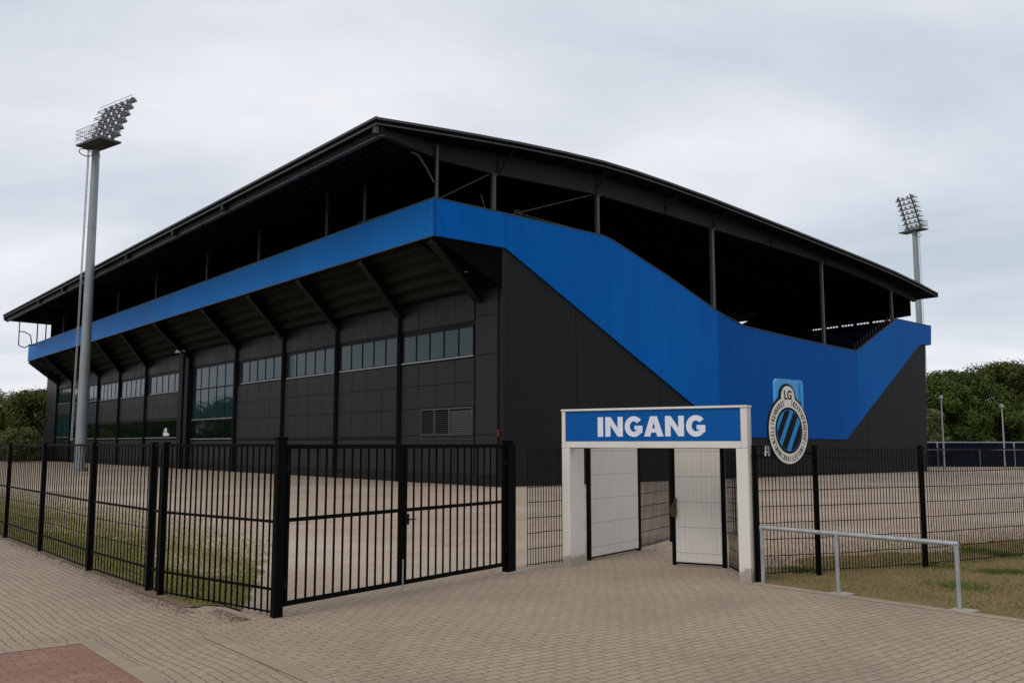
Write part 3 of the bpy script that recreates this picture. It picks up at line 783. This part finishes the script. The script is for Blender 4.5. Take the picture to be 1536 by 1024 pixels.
mesh_run('mesh_fence', [S(2.66,19.5)[:2],S(3.66,21.35)[:2],S(5.6,22.6)[:2]], 'black wire mesh fence behind the open doors of the portal', post_idx=(1,2))

# ------------------------------------------------------------------ entrance portal
PA, PB = Vector(S(.94,17.05)), Vector(S(3.87,15.09))
pu = PB-PA; plen = pu.length; pu.normalize(); pn = Vector((-pu.y,pu.x,0))
def PF(u,n,z): return PA + pu*u + pn*n + Vector((0,0,z))
por = thing('entrance_portal', tuple(PA+pu*(plen/2)), 'cream white entrance portal with a blue sign over the walkway', 'gateway')
mb = MB(); mb.obox(PF,0,.17,-.035,.17,-.02,2.132); mb.build('pillar', M['portal'], por, bevel=.008)
mb = MB(); mb.obox(PF,plen-.20,plen,-.035,.17,-.02,2.132); mb.build('pillar', M['portal'], por, bevel=.008)
mb = MB(); mb.obox(PF,0,plen,0,.17,2.133,2.80); mb.build('header', M['portal'], por, bevel=.006)
mb = MB(); mb.obox(PF,0.12,.165,.173,.50,-.02,2.12); mb.build('return_panel', M['portal'], por)
mb = MB()
mb.obox(PF,-.01,plen+.01,-.05,.19,2.803,2.84)
mb.obox(PF,-.0,.075,-.035,-.002,2.135,2.80); mb.obox(PF,plen-.11,plen,-.035,-.002,2.135,2.80); mb.obox(PF,.078,plen-.113,-.033,-.002,2.138,2.25)
mb.build('header_frame', M['portal'], por, bevel=.005)
mb = MB(); mb.obox(PF,.08,plen-.115,-.018,-.002,2.253,2.795); sg = mb.build('sign_panel', M['bluesign'], por)
def text_obj(body, fr, u0, u1, z0, z1, n_face, thick, mat, parent, name, offset=.02):
    """a word as flat solid letters fitted to a box in a local frame"""
    cu = bpy.data.curves.new(name,'FONT'); cu.body = body; cu.offset = offset; cu.resolution_u = 6
    to = bpy.data.objects.new(name+'_tmp', cu); COL.objects.link(to)
    dg = bpy.context.evaluated_depsgraph_get(); me = bpy.data.meshes.new_from_object(to.evaluated_get(dg))
    COL.objects.unlink(to); bpy.data.objects.remove(to)
    xs = [v.co.x for v in me.vertices]; ys = [v.co.y for v in me.vertices]
    x0,x1,y0,y1 = min(xs),max(xs),min(ys),max(ys)
    bm = bmesh.new(); bm.from_mesh(me); bmesh.ops.dissolve_limit(bm, angle_limit=.01, verts=bm.verts, edges=bm.edges)
    r = bmesh.ops.extrude_face_region(bm, geom=bm.faces[:])
    for e in r['geom']:
        if isinstance(e, bmesh.types.BMVert): e.co.z += 1.0
    bm.verts.ensure_lookup_table(); bm.verts.index_update()
    mb = MB()
    mb.v = [tuple(fr(u0+(v.co.x-x0)/(x1-x0)*(u1-u0), n_face - thick*min(1,max(0,v.co.z)), z0+(v.co.y-y0)/(y1-y0)*(z1-z0))) for v in bm.verts]
    mb.f = [tuple(v.index for v in f.verts) for f in bm.faces]
    bm.free()
    return mb.build(name, mat, parent)
# heavy grotesque letters built as polygons on a 0..1 cell
def arc(cx, cz, rx, rz, t0, t1, n=14): return [(cx+rx*math.cos(t0+(t1-t0)*k/n), cz+rz*math.sin(t0+(t1-t0)*k/n)) for k in range(n+1)]
R = math.radians
def strip(outer, inner): return [[outer[i],outer[i+1],inner[i+1],inner[i]] for i in range(len(outer)-1)]
GL = {
 'I': (.31, [[(0,0),(.31,0),(.31,1),(0,1)]]),
 'N': (.98, [[(0,0),(.285,0),(.285,1),(0,1)],[(.695,0),(.98,0),(.98,1),(.695,1)],[(.287,1),(.287,.58),(.693,0),(.693,.42)]]),
 'A': (1.04, [[(0,0),(.33,0),(.52,.70),(.52,1),(.34,1)],[(1.04,0),(.71,0),(.52,.70),(.52,1),(.70,1)],[(.335,.19),(.705,.19),(.64,.40),(.40,.40)]]),
 'G': (1.0, strip(arc(.5,.5,.5,.52,R(38),R(322),26), arc(.5,.5,.215,.265,R(38),R(322),26)) + [[(.54,.54),(.54,.335),(.72,.335),(.72,.54)],[(.723,.54),(.723,.10),(.97,.20),(.97,.54)]]),
}
def poly_word(word, fr, u0, u1, z0, z1, n0, n1, gap, mat, parent, name):
    kern = {'GA':-.055,'AN':-.02,'IN':.02,'NG':.0}
    gaps = [gap+kern.get(p+q,0) for p,q in zip(word,word[1:])]+[0]
    W_ = sum(GL[c][0] for c in word)+sum(gaps); k = (u1-u0)/W_; x = 0; mb = MB()
    for ci, c in enumerate(word):
        for q, pl in enumerate(GL[c][1]):
            e = .0006*(q%3) if c in 'AG' else 0
            f_ = [fr(u0+(x+p[0])*k, n1-e, z0+p[1]*(z1-z0)) for p in pl]; b_ = [fr(u0+(x+p[0])*k, n0, z0+p[1]*(z1-z0)) for p in pl]
            n = len(pl); mb.add(f_+b_, [tuple(range(n)),tuple(range(2*n-1,n-1,-1))]+[(i,(i+1)%n,n+(i+1)%n,n+i) for i in range(n)])
        x += GL[c][0]+gaps[ci]
    return mb.build(name, mat, parent)
poly_word('INGANG', PF, .75, 2.81, 2.335, 2.685, -.018, -.027, .11, M['letter'], sg, 'lettering')
# doors
def door(P0, P1, name, label, handle):
    P, Q = Vector(S(*P0)), Vector(S(*P1)); d = Q-P; ln = d.length; d.normalize(); nn = Vector((-d.y,d.x,0))
    def fr(u,n,z): return P+d*u+nn*n+Vector((0,0,z))
    mb = MB(); mb.obox(fr,.06,ln-.06,-.02,.02,.06,2.12)
    k = .08
    while k < ln-.1: mb.obox(fr,k,k+.06,-.0235,-.0205,.07,2.11); k += .085
    dr = mb.build('door', M['door'], por, label=label)
    mb = MB(); mb.obox(fr,-.01,.055,-.035,.035,.0,2.14); mb.obox(fr,ln-.055,ln+.02,-.035,.035,.0,2.14); mb.obox(fr,.055,ln-.055,-.03,.03,.03,.058)
    mb.build('door_frame', M['fence'], dr)
    if handle:
        mb = MB()
        mb.prism([fr(.05,-.05,1.16),fr(.10,-.05,.98),fr(.07,-.05,.86),fr(.0,-.05,.88),fr(-.03,-.05,1.0)], tuple(-nn*.06))
        mb.prism([fr(.06,-.05,1.22),fr(.10,-.05,1.22),fr(.09,-.05,1.05),fr(.04,-.05,1.08)], tuple(-nn*.035))
        mb.build('lock_cover', M['olive'], dr, bevel=.01)
    return dr
door((1.46,17.80),(2.66,19.50), 'door', 'left door leaf swung fully open', False)
door((2.98,17.22),(3.84,16.76), 'door', 'right door leaf with an olive lock cover', True)
mb = MB()
P, Q = Vector(S(3.93,15.35)), Vector(S(3.9,16.75)); d = Q-P
for k in range(19):
    c = P+d*(k/18); mb.bar(c+Vector((0,0,.06)),c+Vector((0,0,2.1)),.009,.009,(0,1,0))
for z in (.09,.36,.63,.90,1.17,1.44,1.71,1.98): mb.bar(P+Vector((0,0,z)),Q+Vector((0,0,z)),.01,.01)
mb.bar(P+Vector((0,0,.04)),Q+Vector((0,0,.04)),.03,.03)
mb.build('side_mesh', M['wire'], por)
mb = MB(); mb.obox(PF,plen+.02,plen+.09,.1,.17,-.02,2.13); mb.build('fence_post', M['fence'], por)

# ------------------------------------------------------------------ club emblem
EC = Vector(S(4.63,15.40)); ez = 2.43
def EF(u,n,z): return EC + Vector((u, n, 0)) + Vector((0,0,z))    # faces the end wall's direction (-b)
emb = thing('club_emblem', tuple(EC), 'round black and white club emblem with blue stripes and LG on a pale blue board', 'emblem sign')
def rrect(u0,u1,z0,z1,r):
    p = []
    for cx_,cz_,t in ((u1-r,z1-r,0),(u0+r,z1-r,90),(u0+r,z0+r,180),(u1-r,z0+r,270)): p += arc(cx_,cz_,r,r,R(t),R(t+90),6)
    return p
def eprism(pts, n0, n1, name, mat, parent):
    mb = MB(); mb.prism([tuple(EF(u,n0,z)) for u,z in pts], (0,n1-n0,0)); return mb.build(name, mat, parent)
eprism([(.40,ez-.30),(.44,ez-.30),(.44,3.25),(.40,3.25)], -.004, .018, 'board_fold', M['sky_blue'], emb)
bb_ = eprism(rrect(-.30,.50,ez-.40,3.29,.08), .02, .07, 'back_board', M['sky_blue'], emb)
def outline(r, rh, hz, grow):
    # disc with a keyhole head
    d = hz-ez; y = (r*r-rh*rh+d*d)/(2*d); x = math.sqrt(r*r-y*y)
    t0 = math.atan2(y, x); h0_ = math.atan2(y-d, x)
    return arc(0, ez, r, r, PI-t0, t0+2*PI, 48) + arc(0, hz, rh, rh, h0_, PI-h0_, 18)[1:-1]
RR = .555
blk = eprism(outline(RR+.035,.228,2.985,0), -.004, .015, 'rim', M['emb_black'], emb)
wht = eprism(outline(RR,.19,2.985,0), -.010, -.005, 'ring', M['emb_white'], emb)
blk2 = eprism(arc(0,ez,.385,.385,0,2*PI*47/48,47), -.014, -.011, 'inner_rim', M['emb_black'], emb)
blu = eprism(arc(0,ez,.345,.345,0,2*PI*47/48,47), -.018, -.015, 'shield', M['emb_blue'], emb)
# diagonal black stripes clipped to the disc
mb = MB(); r = .335
def chord(c0, c1, ang=58):
    e = Vector((math.cos(R(ang)), math.sin(R(ang)))); nrm_ = Vector((-e.y, e.x)); pts = []
    for k in range(9):
        c = c0+(c1-c0)*k/8; h = math.sqrt(max(0,r*r-c*c)); q = nrm_*c + e*h; pts.append((q.x, ez+q.y))
    for k in range(8,-1,-1):
        c = c0+(c1-c0)*k/8; h = math.sqrt(max(0,r*r-c*c)); q = nrm_*c - e*h; pts.append((q.x, ez+q.y))
    return pts
for c0,c1 in ((.15,.27),(-.09,.05),(-.33,-.20)):
    mb.prism([tuple(EF(u,-.022,z)) for u,z in chord(c0,c1)], (0,.0035,0))
mb.build('stripes', M['emb_black'], blu)
text_obj('LG', EF, -.105, .105, 2.945, 3.10, -.0105, .004, M['emb_black'], wht, 'lettering', .02)
# worn letter marks round the ring
random.seed(21); mb = MB()
marks = ['I/','F','L','II','V','T','E','N','A','I','R','Y']
for k in range(48):
    t = R(62 - k*7.5)
    if abs((math.degrees(t) - 90 + 180) % 360 - 180) < 11: continue
    c = Vector((math.cos(t), math.sin(t))); s_ = Vector((-c.y, c.x)); rad = .47
    def pt(x,y): q = c*(rad+y) + s_*(-x); return (q.x, ez+q.y)
    g = random.choice('ILEFTNVRH'); wd = .014
    segs = {'I':[((0,-.045),(0,.045))],'L':[((-.015,-.045),(-.015,.045)),((-.015,-.04),(.02,-.04))],'E':[((-.015,-.045),(-.015,.045)),((-.015,.04),(.02,.04)),((-.015,0),(.015,0)),((-.015,-.04),(.02,-.04))],
            'F':[((-.015,-.045),(-.015,.045)),((-.015,.04),(.02,.04)),((-.015,0),(.015,0))],'T':[((0,-.045),(0,.045)),((-.022,.04),(.022,.04))],'N':[((-.018,-.045),(-.018,.045)),((.018,-.045),(.018,.045)),((-.018,.045),(.018,-.045))],
            'V':[((-.018,.045),(0,-.045)),((.018,.045),(0,-.045))],'R':[((-.015,-.045),(-.015,.045)),((-.015,.04),(.018,.03)),((.018,.03),(-.01,0)),((-.01,0),(.018,-.045))],'H':[((-.018,-.045),(-.018,.045)),((.018,-.045),(.018,.045)),((-.018,0),(.018,0))]}[g]
    for q,(e,f) in enumerate(segs):
        p0, p1 = Vector(pt(*e)), Vector(pt(*f)); dd = (p1-p0).normalized(); sd = Vector((-dd.y,dd.x))*wd/2
        zf = -.0115-.0004*q
        mb.prism([tuple(EF(*((p0-sd)[:1]),zf,(p0-sd)[1])),tuple(EF((p1-sd)[0],zf,(p1-sd)[1])),tuple(EF((p1+sd)[0],zf,(p1+sd)[1])),tuple(EF((p0+sd)[0],zf,(p0+sd)[1]))], (0,.0012,0))
mb.build('ring_lettering', M['emb_black'], wht)
# arms that carry it from the portal and the small white A hung on them
mb = MB(); E0 = Vector(S(3.93,15.15))
for z in (2.165,2.02): mb.tube(E0+Vector((0,0,z)), EC+Vector((-.2,.03,z+.0)), .012,.012,6)
mb.tube(EC+Vector((.1,.1,2.0)), EC+Vector((.1,.1,2.3)), .03,.03,8); mb.tube(EC+Vector((.1,.1,2.05)), Vector(S(5.2,15.85))+Vector((0,0,2.05)), .02,.02,6)
mb.build('support_arm', M['fence'], emb)
AC = Vector(S(4.19,15.21))
def AF(u,n,z): return AC+Vector((u,n,0))+Vector((0,0,z))
mb = MB()
for pl in ([(-.075,2.01),(-.035,2.01),(-.01,2.175),(-.045,2.175)],[(.075,2.01),(.025,2.01),(.02,2.175),(.065,2.175)],[(-.03,2.055),(.03,2.055),(.03,2.08),(-.03,2.08)]):
    mb.prism([tuple(AF(u,-.03,z)) for u,z in pl], (0,.008,0))
mb.build_thing('letter_plate', M['letter'], tuple(AC+Vector((0,0,2.02))), 'tiny white letter A plate hung between the portal and the round emblem', 'sign')

# ------------------------------------------------------------------ handrail
H0,H1,H2 = [Vector(S(*p)) for p in ((4.02,14.98),(4.84,13.9),(5.97,12.53))]
hr = thing('handrail', tuple(H1), 'grey galvanised pipe handrail beside the lawn right of the white portal', 'handrail')
zt = .87
mb = MB(); mb.tube(H0+Vector((0,0,zt)),H2+Vector((0,0,zt)),.034,.034,16)
for p in (H0,H2): 
    d = (H2-H0).normalized()*(.05 if p is H2 else -.05); mb.tube(p+Vector((0,0,zt)),p+d*.6+Vector((0,0,zt)),.034,.031,16)
mb.build('top_rail', M['galv'], hr)
for i,p in enumerate((H0,H1,H2)):
    mb = MB(); mb.tube(p+Vector((0,0,-.02)),p+Vector((0,0,zt)),.031,.031,14); mb.tube(p+Vector((0,0,zt-.06)),p+Vector((0,0,zt-.03)),.036,.036,14); pt_ = mb.build('upright', M['galv'], hr)
    if i:
        mb = MB(); mb.box(p.x-.14,p.x+.14,p.y-.19,p.y+.10,-.02,.018); mb.build('footing', M['concrete'], hr, bevel=.006)

# ------------------------------------------------------------------ far hoarding, lamps, left boarding
h0, h1 = Vector(S(32,93.0)), Vector(S(78,87.5)); hd = h1-h0; hl = hd.length; hd.normalize(); hn = Vector((-hd.y,hd.x,0))
def HF(u,n,z): return h0+hd*u+hn*n+Vector((0,0,z))
ho = thing('hoarding', tuple(h0), 'navy boarded hoarding with grey rails along the far right edge of the yard', 'hoarding')
mb = MB()
k = 0
while k < hl: mb.obox(HF,k+.01,k+1.19,-.02,.03,0,2.33+random.uniform(-.01,.01)); k += 1.2
mb.build('board', M['navy'], ho)
mb = MB(); mb.obox(HF,0,hl,-.06,.05,2.35,2.45); mb.tube(HF(0,-1.2,1.66),HF(hl,-1.2,1.66),.035,.035,8); mb.build('rail', M['lampgrey'], ho)
for k in range(0,11):
    mb = MB(); u = 3.2+k*3.6; 
    if k%2: mb.tube(HF(u,-1.2,0),HF(u,-1.2,1.66),.05,.05,8)
    else: mb.obox(HF,u-.05,u+.05,-.16,-.06,0,2.38)
    mb.build('post', M['lampgrey'], ho)
for (x,y,hh,lab) in ((40.75,87,6.4,'taller thin pale lamp post before the navy hoarding, nearer the stadium'),(47.0,88.0,5.6,'shorter thin pale lamp post before the navy hoarding, farther right')):
    p = Vector(S(x,y)); lt = thing('lamp_post', tuple(p), lab, 'lamp post', 'lamp posts before the hoarding')
    mb = MB(); mb.tube(p,p+Vector((0,0,hh)),.085,.055,10); mb.tube(p,p+Vector((0,0,.5)),.11,.11,10); mb.build('pole', M['galv'], lt)
    mb = MB(); q = p+Vector((0,0,hh)); mb.tube(q,q+Vector((0,0,.14)),.07,.16,10); mb.tube(q+Vector((0,0,.14)),q+Vector((0,0,.42)),.20,.14,10); mb.tube(q+Vector((-.05,0,.3)),q+Vector((-.5,-.2,.34)),.05,.05,8); mb.build('lamp_head', M['lampgrey'], lt)
w0, w1 = Vector(S(-95,108)), Vector(S(-50,124)); wd_ = w1-w0; wl = wd_.length; wd_.normalize(); wn = Vector((-wd_.y,wd_.x,0))
def WF(u,n,z): return w0+wd_*u+wn*n+Vector((0,0,z))
lb = thing('boarding', tuple(w0), 'low dark slatted boarding beneath the trees beyond the left fence', 'boarding')
mb = MB(); k = 0
while k < wl: mb.obox(WF,k+.01,k+.98,-.03,.03,.05,2.35+random.uniform(-.03,.03)); k += 1.0
mb.build('boards', M['slate'], lb)
mb = MB(); k = 0
while k <= wl: mb.obox(WF,k-.07,k+.07,-.12,-.032,0,2.5); k += 3.0
mb.build('posts', M['bark'], lb)

# ------------------------------------------------------------------ trees
def tree(name, x, y, h, w, mat, label, cat='tree', nleaf=30000, leaf=.42, base=.12, seed=0, group=None, trunk=True):
    rnd = random.Random(seed)
    t = thing(name, S(x,y), label, cat, group)
    O = Vector(S(x,y)); mb = MB(); h *= .95
    if trunk:
        r = .022*h+.05; p = O.copy(); tops = []
        for k in range(4):
            q = O+Vector((rnd.uniform(-.25,.25)*k*.5, rnd.uniform(-.25,.25)*k*.5, h*.17*(k+1)))
            mb.tube(p,q,r*(1-.2*k),r*(1-.2*(k+1)),9); p = q; tops.append(q.copy())
        for k in range(8):
            s_ = tops[rnd.randrange(1,4)]; an = rnd.uniform(0,2*PI); e = s_+Vector((math.cos(an)*w*.32,math.sin(an)*w*.32,h*rnd.uniform(.1,.28)))
            m_ = (s_+e)/2+Vector((0,0,h*.03)); mb.tube(s_,m_,r*.4,r*.28,6); mb.tube(m_,e,r*.28,r*.08,6)
        mb.build('trunk', M['bark'], t)
    blobs = []
    nb = 60
    for k in range(nb):
        fz = rnd.random(); z = h*(base+(1-base)*fz)
        prof = math.sin(PI*min(1,max(.06,(fz*.80+.17))))**.65
        an = rnd.uniform(0,2*PI); rr = w*.5*prof*math.sqrt(rnd.random())*.98
        br = w*rnd.uniform(.085,.17)
        blobs.append((Vector((rr*math.cos(an), rr*math.sin(an), min(z, h-br*.7))), br))
    vs, fs = [], []
    for k in range(nleaf):
        c, br = blobs[rnd.randrange(nb)]
        d = Vector((rnd.gauss(0,1),rnd.gauss(0,1),rnd.gauss(0,.8)+.15)).normalized()
        p = O + c + d*br*(rnd.random()**.45)*(1.0 + (.25 if rnd.random() < .06 else 0))
        if p.z < .1: p.z = .1 + rnd.random()*.4
        n = (d*.7+Vector((rnd.uniform(-1,1),rnd.uniform(-1,1),rnd.uniform(-.2,1)))).normalized()
        a = n.orthogonal().normalized(); b_ = n.cross(a); an = rnd.uniform(0,2*PI)
        u = (a*math.cos(an)+b_*math.sin(an))*leaf*rnd.uniform(.5,1.1); v = n.cross(u).normalized()*leaf*rnd.uniform(.28,.55)
        i = len(vs); vs += [p-u*.5, p+v*.5, p+u*.5, p-v*.5]; fs.append((i,i+1,i+2,i+3))
    mb = MB(); mb.v = [tuple(q) for q in vs]; mb.f = fs
    mb.build('crown', mat, t, fixn=False)
    return t
TR = 'trees beyond the yard on the right'
tree('tree', 53.0,112, 10.3, 9, M['leaf'], 'green tree beside the stadium wall, lower than the crowns right of it', seed=1, group=TR)
tree('tree', 57.5,116, 11.7, 9, M['leaf'], 'green tree behind the navy hoarding, second from the stadium wall', seed=2, group=TR)
tree('tree', 63.0,118, 13.1, 11, M['leaf_o'], 'tallest green tree at the far right, with an olive crown', nleaf=36000, seed=3, group=TR)
tree('tree', 69.0,120, 12.8, 11, M['leaf'], 'green tree cut by the right edge of the picture', nleaf=36000, seed=4, group=TR)
tree('tree', 50.5,120, 10.6, 8, M['leaf_o'], 'olive green tree partly hidden by the stadium end wall', seed=5, group=TR)
tree('tree', 60.0,126, 12.6, 10, M['leaf'], 'green tree standing behind the tallest olive crown', seed=6, group=TR)
tree('bush', 47.2,103, 6.4, 3.2, M['leaf_l'], 'pale green bush between the stadium wall and the dark trees', 'bush', 7000, .32, .02, 7, None, False)
tree('tree', 57.0,109, 7.5, 8, M['leaf'], 'low dark green tree right behind the navy hoarding', seed=8, base=.03, group=TR)
tree('tree', 65.5,111, 7.5, 9, M['leaf'], 'low dark green tree under the tallest crown at the right', seed=9, base=.03, group=TR)
TL = 'trees beyond the far end of the stadium'
tree('tree', -68,130, 10.0, 11, M['leaf_o'], 'olive green tree touching the far left corner of the stadium', seed=11, base=.05, group=TL)
tree('tree', -76,132, 10.2, 12, M['leaf'], 'green tree at the left edge of the picture beyond the fence', seed=12, base=.05, group=TL)
tree('tree', -84,134, 9.6, 12, M['leaf'], 'green tree cut by the left edge of the picture', seed=13, base=.05, group=TL)
tree('tree', -72,141, 10.8, 12, M['leaf_o'], 'taller olive tree seen between two nearer left crowns', seed=14, base=.05, group=TL)
tree('bush', -62.5,117, 4.4, 6.2, M['leaf_l'], 'pale green rounded bush in front of the dark left trees', 'bush', 9000, .34, .02, 15, None, False)
for k,(x,y,h,w) in enumerate(((-96,128,9.5,20),(-110,118,10.5,21),(-122,104,10.0,22),(-134,88,10.5,24),(-143,70,10.0,24),(-150,52,10.5,24))):
    tree('tree', x,y,h,w, M['leaf'], 'green tree of the row reflected in the dark lower windows', nleaf=12000, leaf=1.2, seed=30+k, base=.03, group='trees left of the yard')

# ------------------------------------------------------------------ sky, sun, camera
w = bpy.data.worlds.new('World'); sc.world = w; w.use_nodes = True
nt = w.node_tree; bg = nt.nodes['Background']
ELEV, AZ = math.radians(48), math.radians(222)        # azimuth the light comes from, clockwise from +Y
sky = N(nt,'ShaderNodeTexSky', sky_type='NISHITA'); sky.sun_disc = False; sky.sun_elevation = ELEV; sky.sun_rotation = AZ
tc = N(nt,'ShaderNodeTexCoord')
sx = N(nt,'ShaderNodeSeparateXYZ'); L(nt, tc.outputs['Generated'], sx.inputs[0])
zz = math_(nt,'ADD', math_(nt,'MAXIMUM', sx.outputs[2], 0.0), .22)
cx_ = math_(nt,'DIVIDE', sx.outputs[0], zz); cy_ = math_(nt,'DIVIDE', sx.outputs[1], zz)
cb = N(nt,'ShaderNodeCombineXYZ'); L(nt, cx_, cb.inputs[0]); L(nt, cy_, cb.inputs[1])
mp = N(nt,'ShaderNodeMapping'); mp.inputs['Scale'].default_value = (.8,1.15,1); mp.inputs['Rotation'].default_value = (0,0,R(20)); mp.inputs['Location'].default_value = (2.1,.4,0)
L(nt, cb.outputs[0], mp.inputs['Vector'])
nz = N(nt,'ShaderNodeTexNoise'); nz.inputs['Scale'].default_value = 1.15; nz.inputs['Detail'].default_value = 5; nz.inputs['Roughness'].default_value = .5; nz.inputs['Distortion'].default_value = .3
L(nt, mp.outputs[0], nz.inputs['Vector'])
cl = ramp(nt, nz.outputs['Fac'], [(.30,(5.8,6.45,7.3)),(.43,(7.0,7.45,8.2)),(.53,(8.15,8.4,9.0)),(.62,(9.3,9.4,9.8)),(.75,(10.5,10.5,10.7))])
L(nt, mixc(nt, .90, sky.outputs[0], cl), bg.inputs['Color'])
bg.inputs['Strength'].default_value = .1
sun = bpy.data.lights.new('sun','SUN'); sun.energy = .9; sun.angle = math.radians(25); sun.color = (1,.96,.9)
so = bpy.data.objects.new('sun', sun); COL.objects.link(so)
dirv = Vector((math.sin(AZ)*math.cos(ELEV), math.cos(AZ)*math.cos(ELEV), math.sin(ELEV)))
so.rotation_euler = dirv.to_track_quat('Z','Y').to_euler(); so.location = dirv*60

cam = bpy.data.cameras.new('camera'); co = bpy.data.objects.new('camera', cam); COL.objects.link(co)
cam.sensor_width = 36; cam.lens = 32.18; cam.clip_start = .1; cam.clip_end = 4000
co.location = (0,0,2.2); co.rotation_euler = (math.radians(90+6.40),0,0)
sc.camera = co
sc.view_settings.view_transform = 'Standard'; sc.view_settings.look = 'None'
sc.view_settings.exposure = 0; sc.view_settings.gamma = 1
sc.render.engine = 'CYCLES'
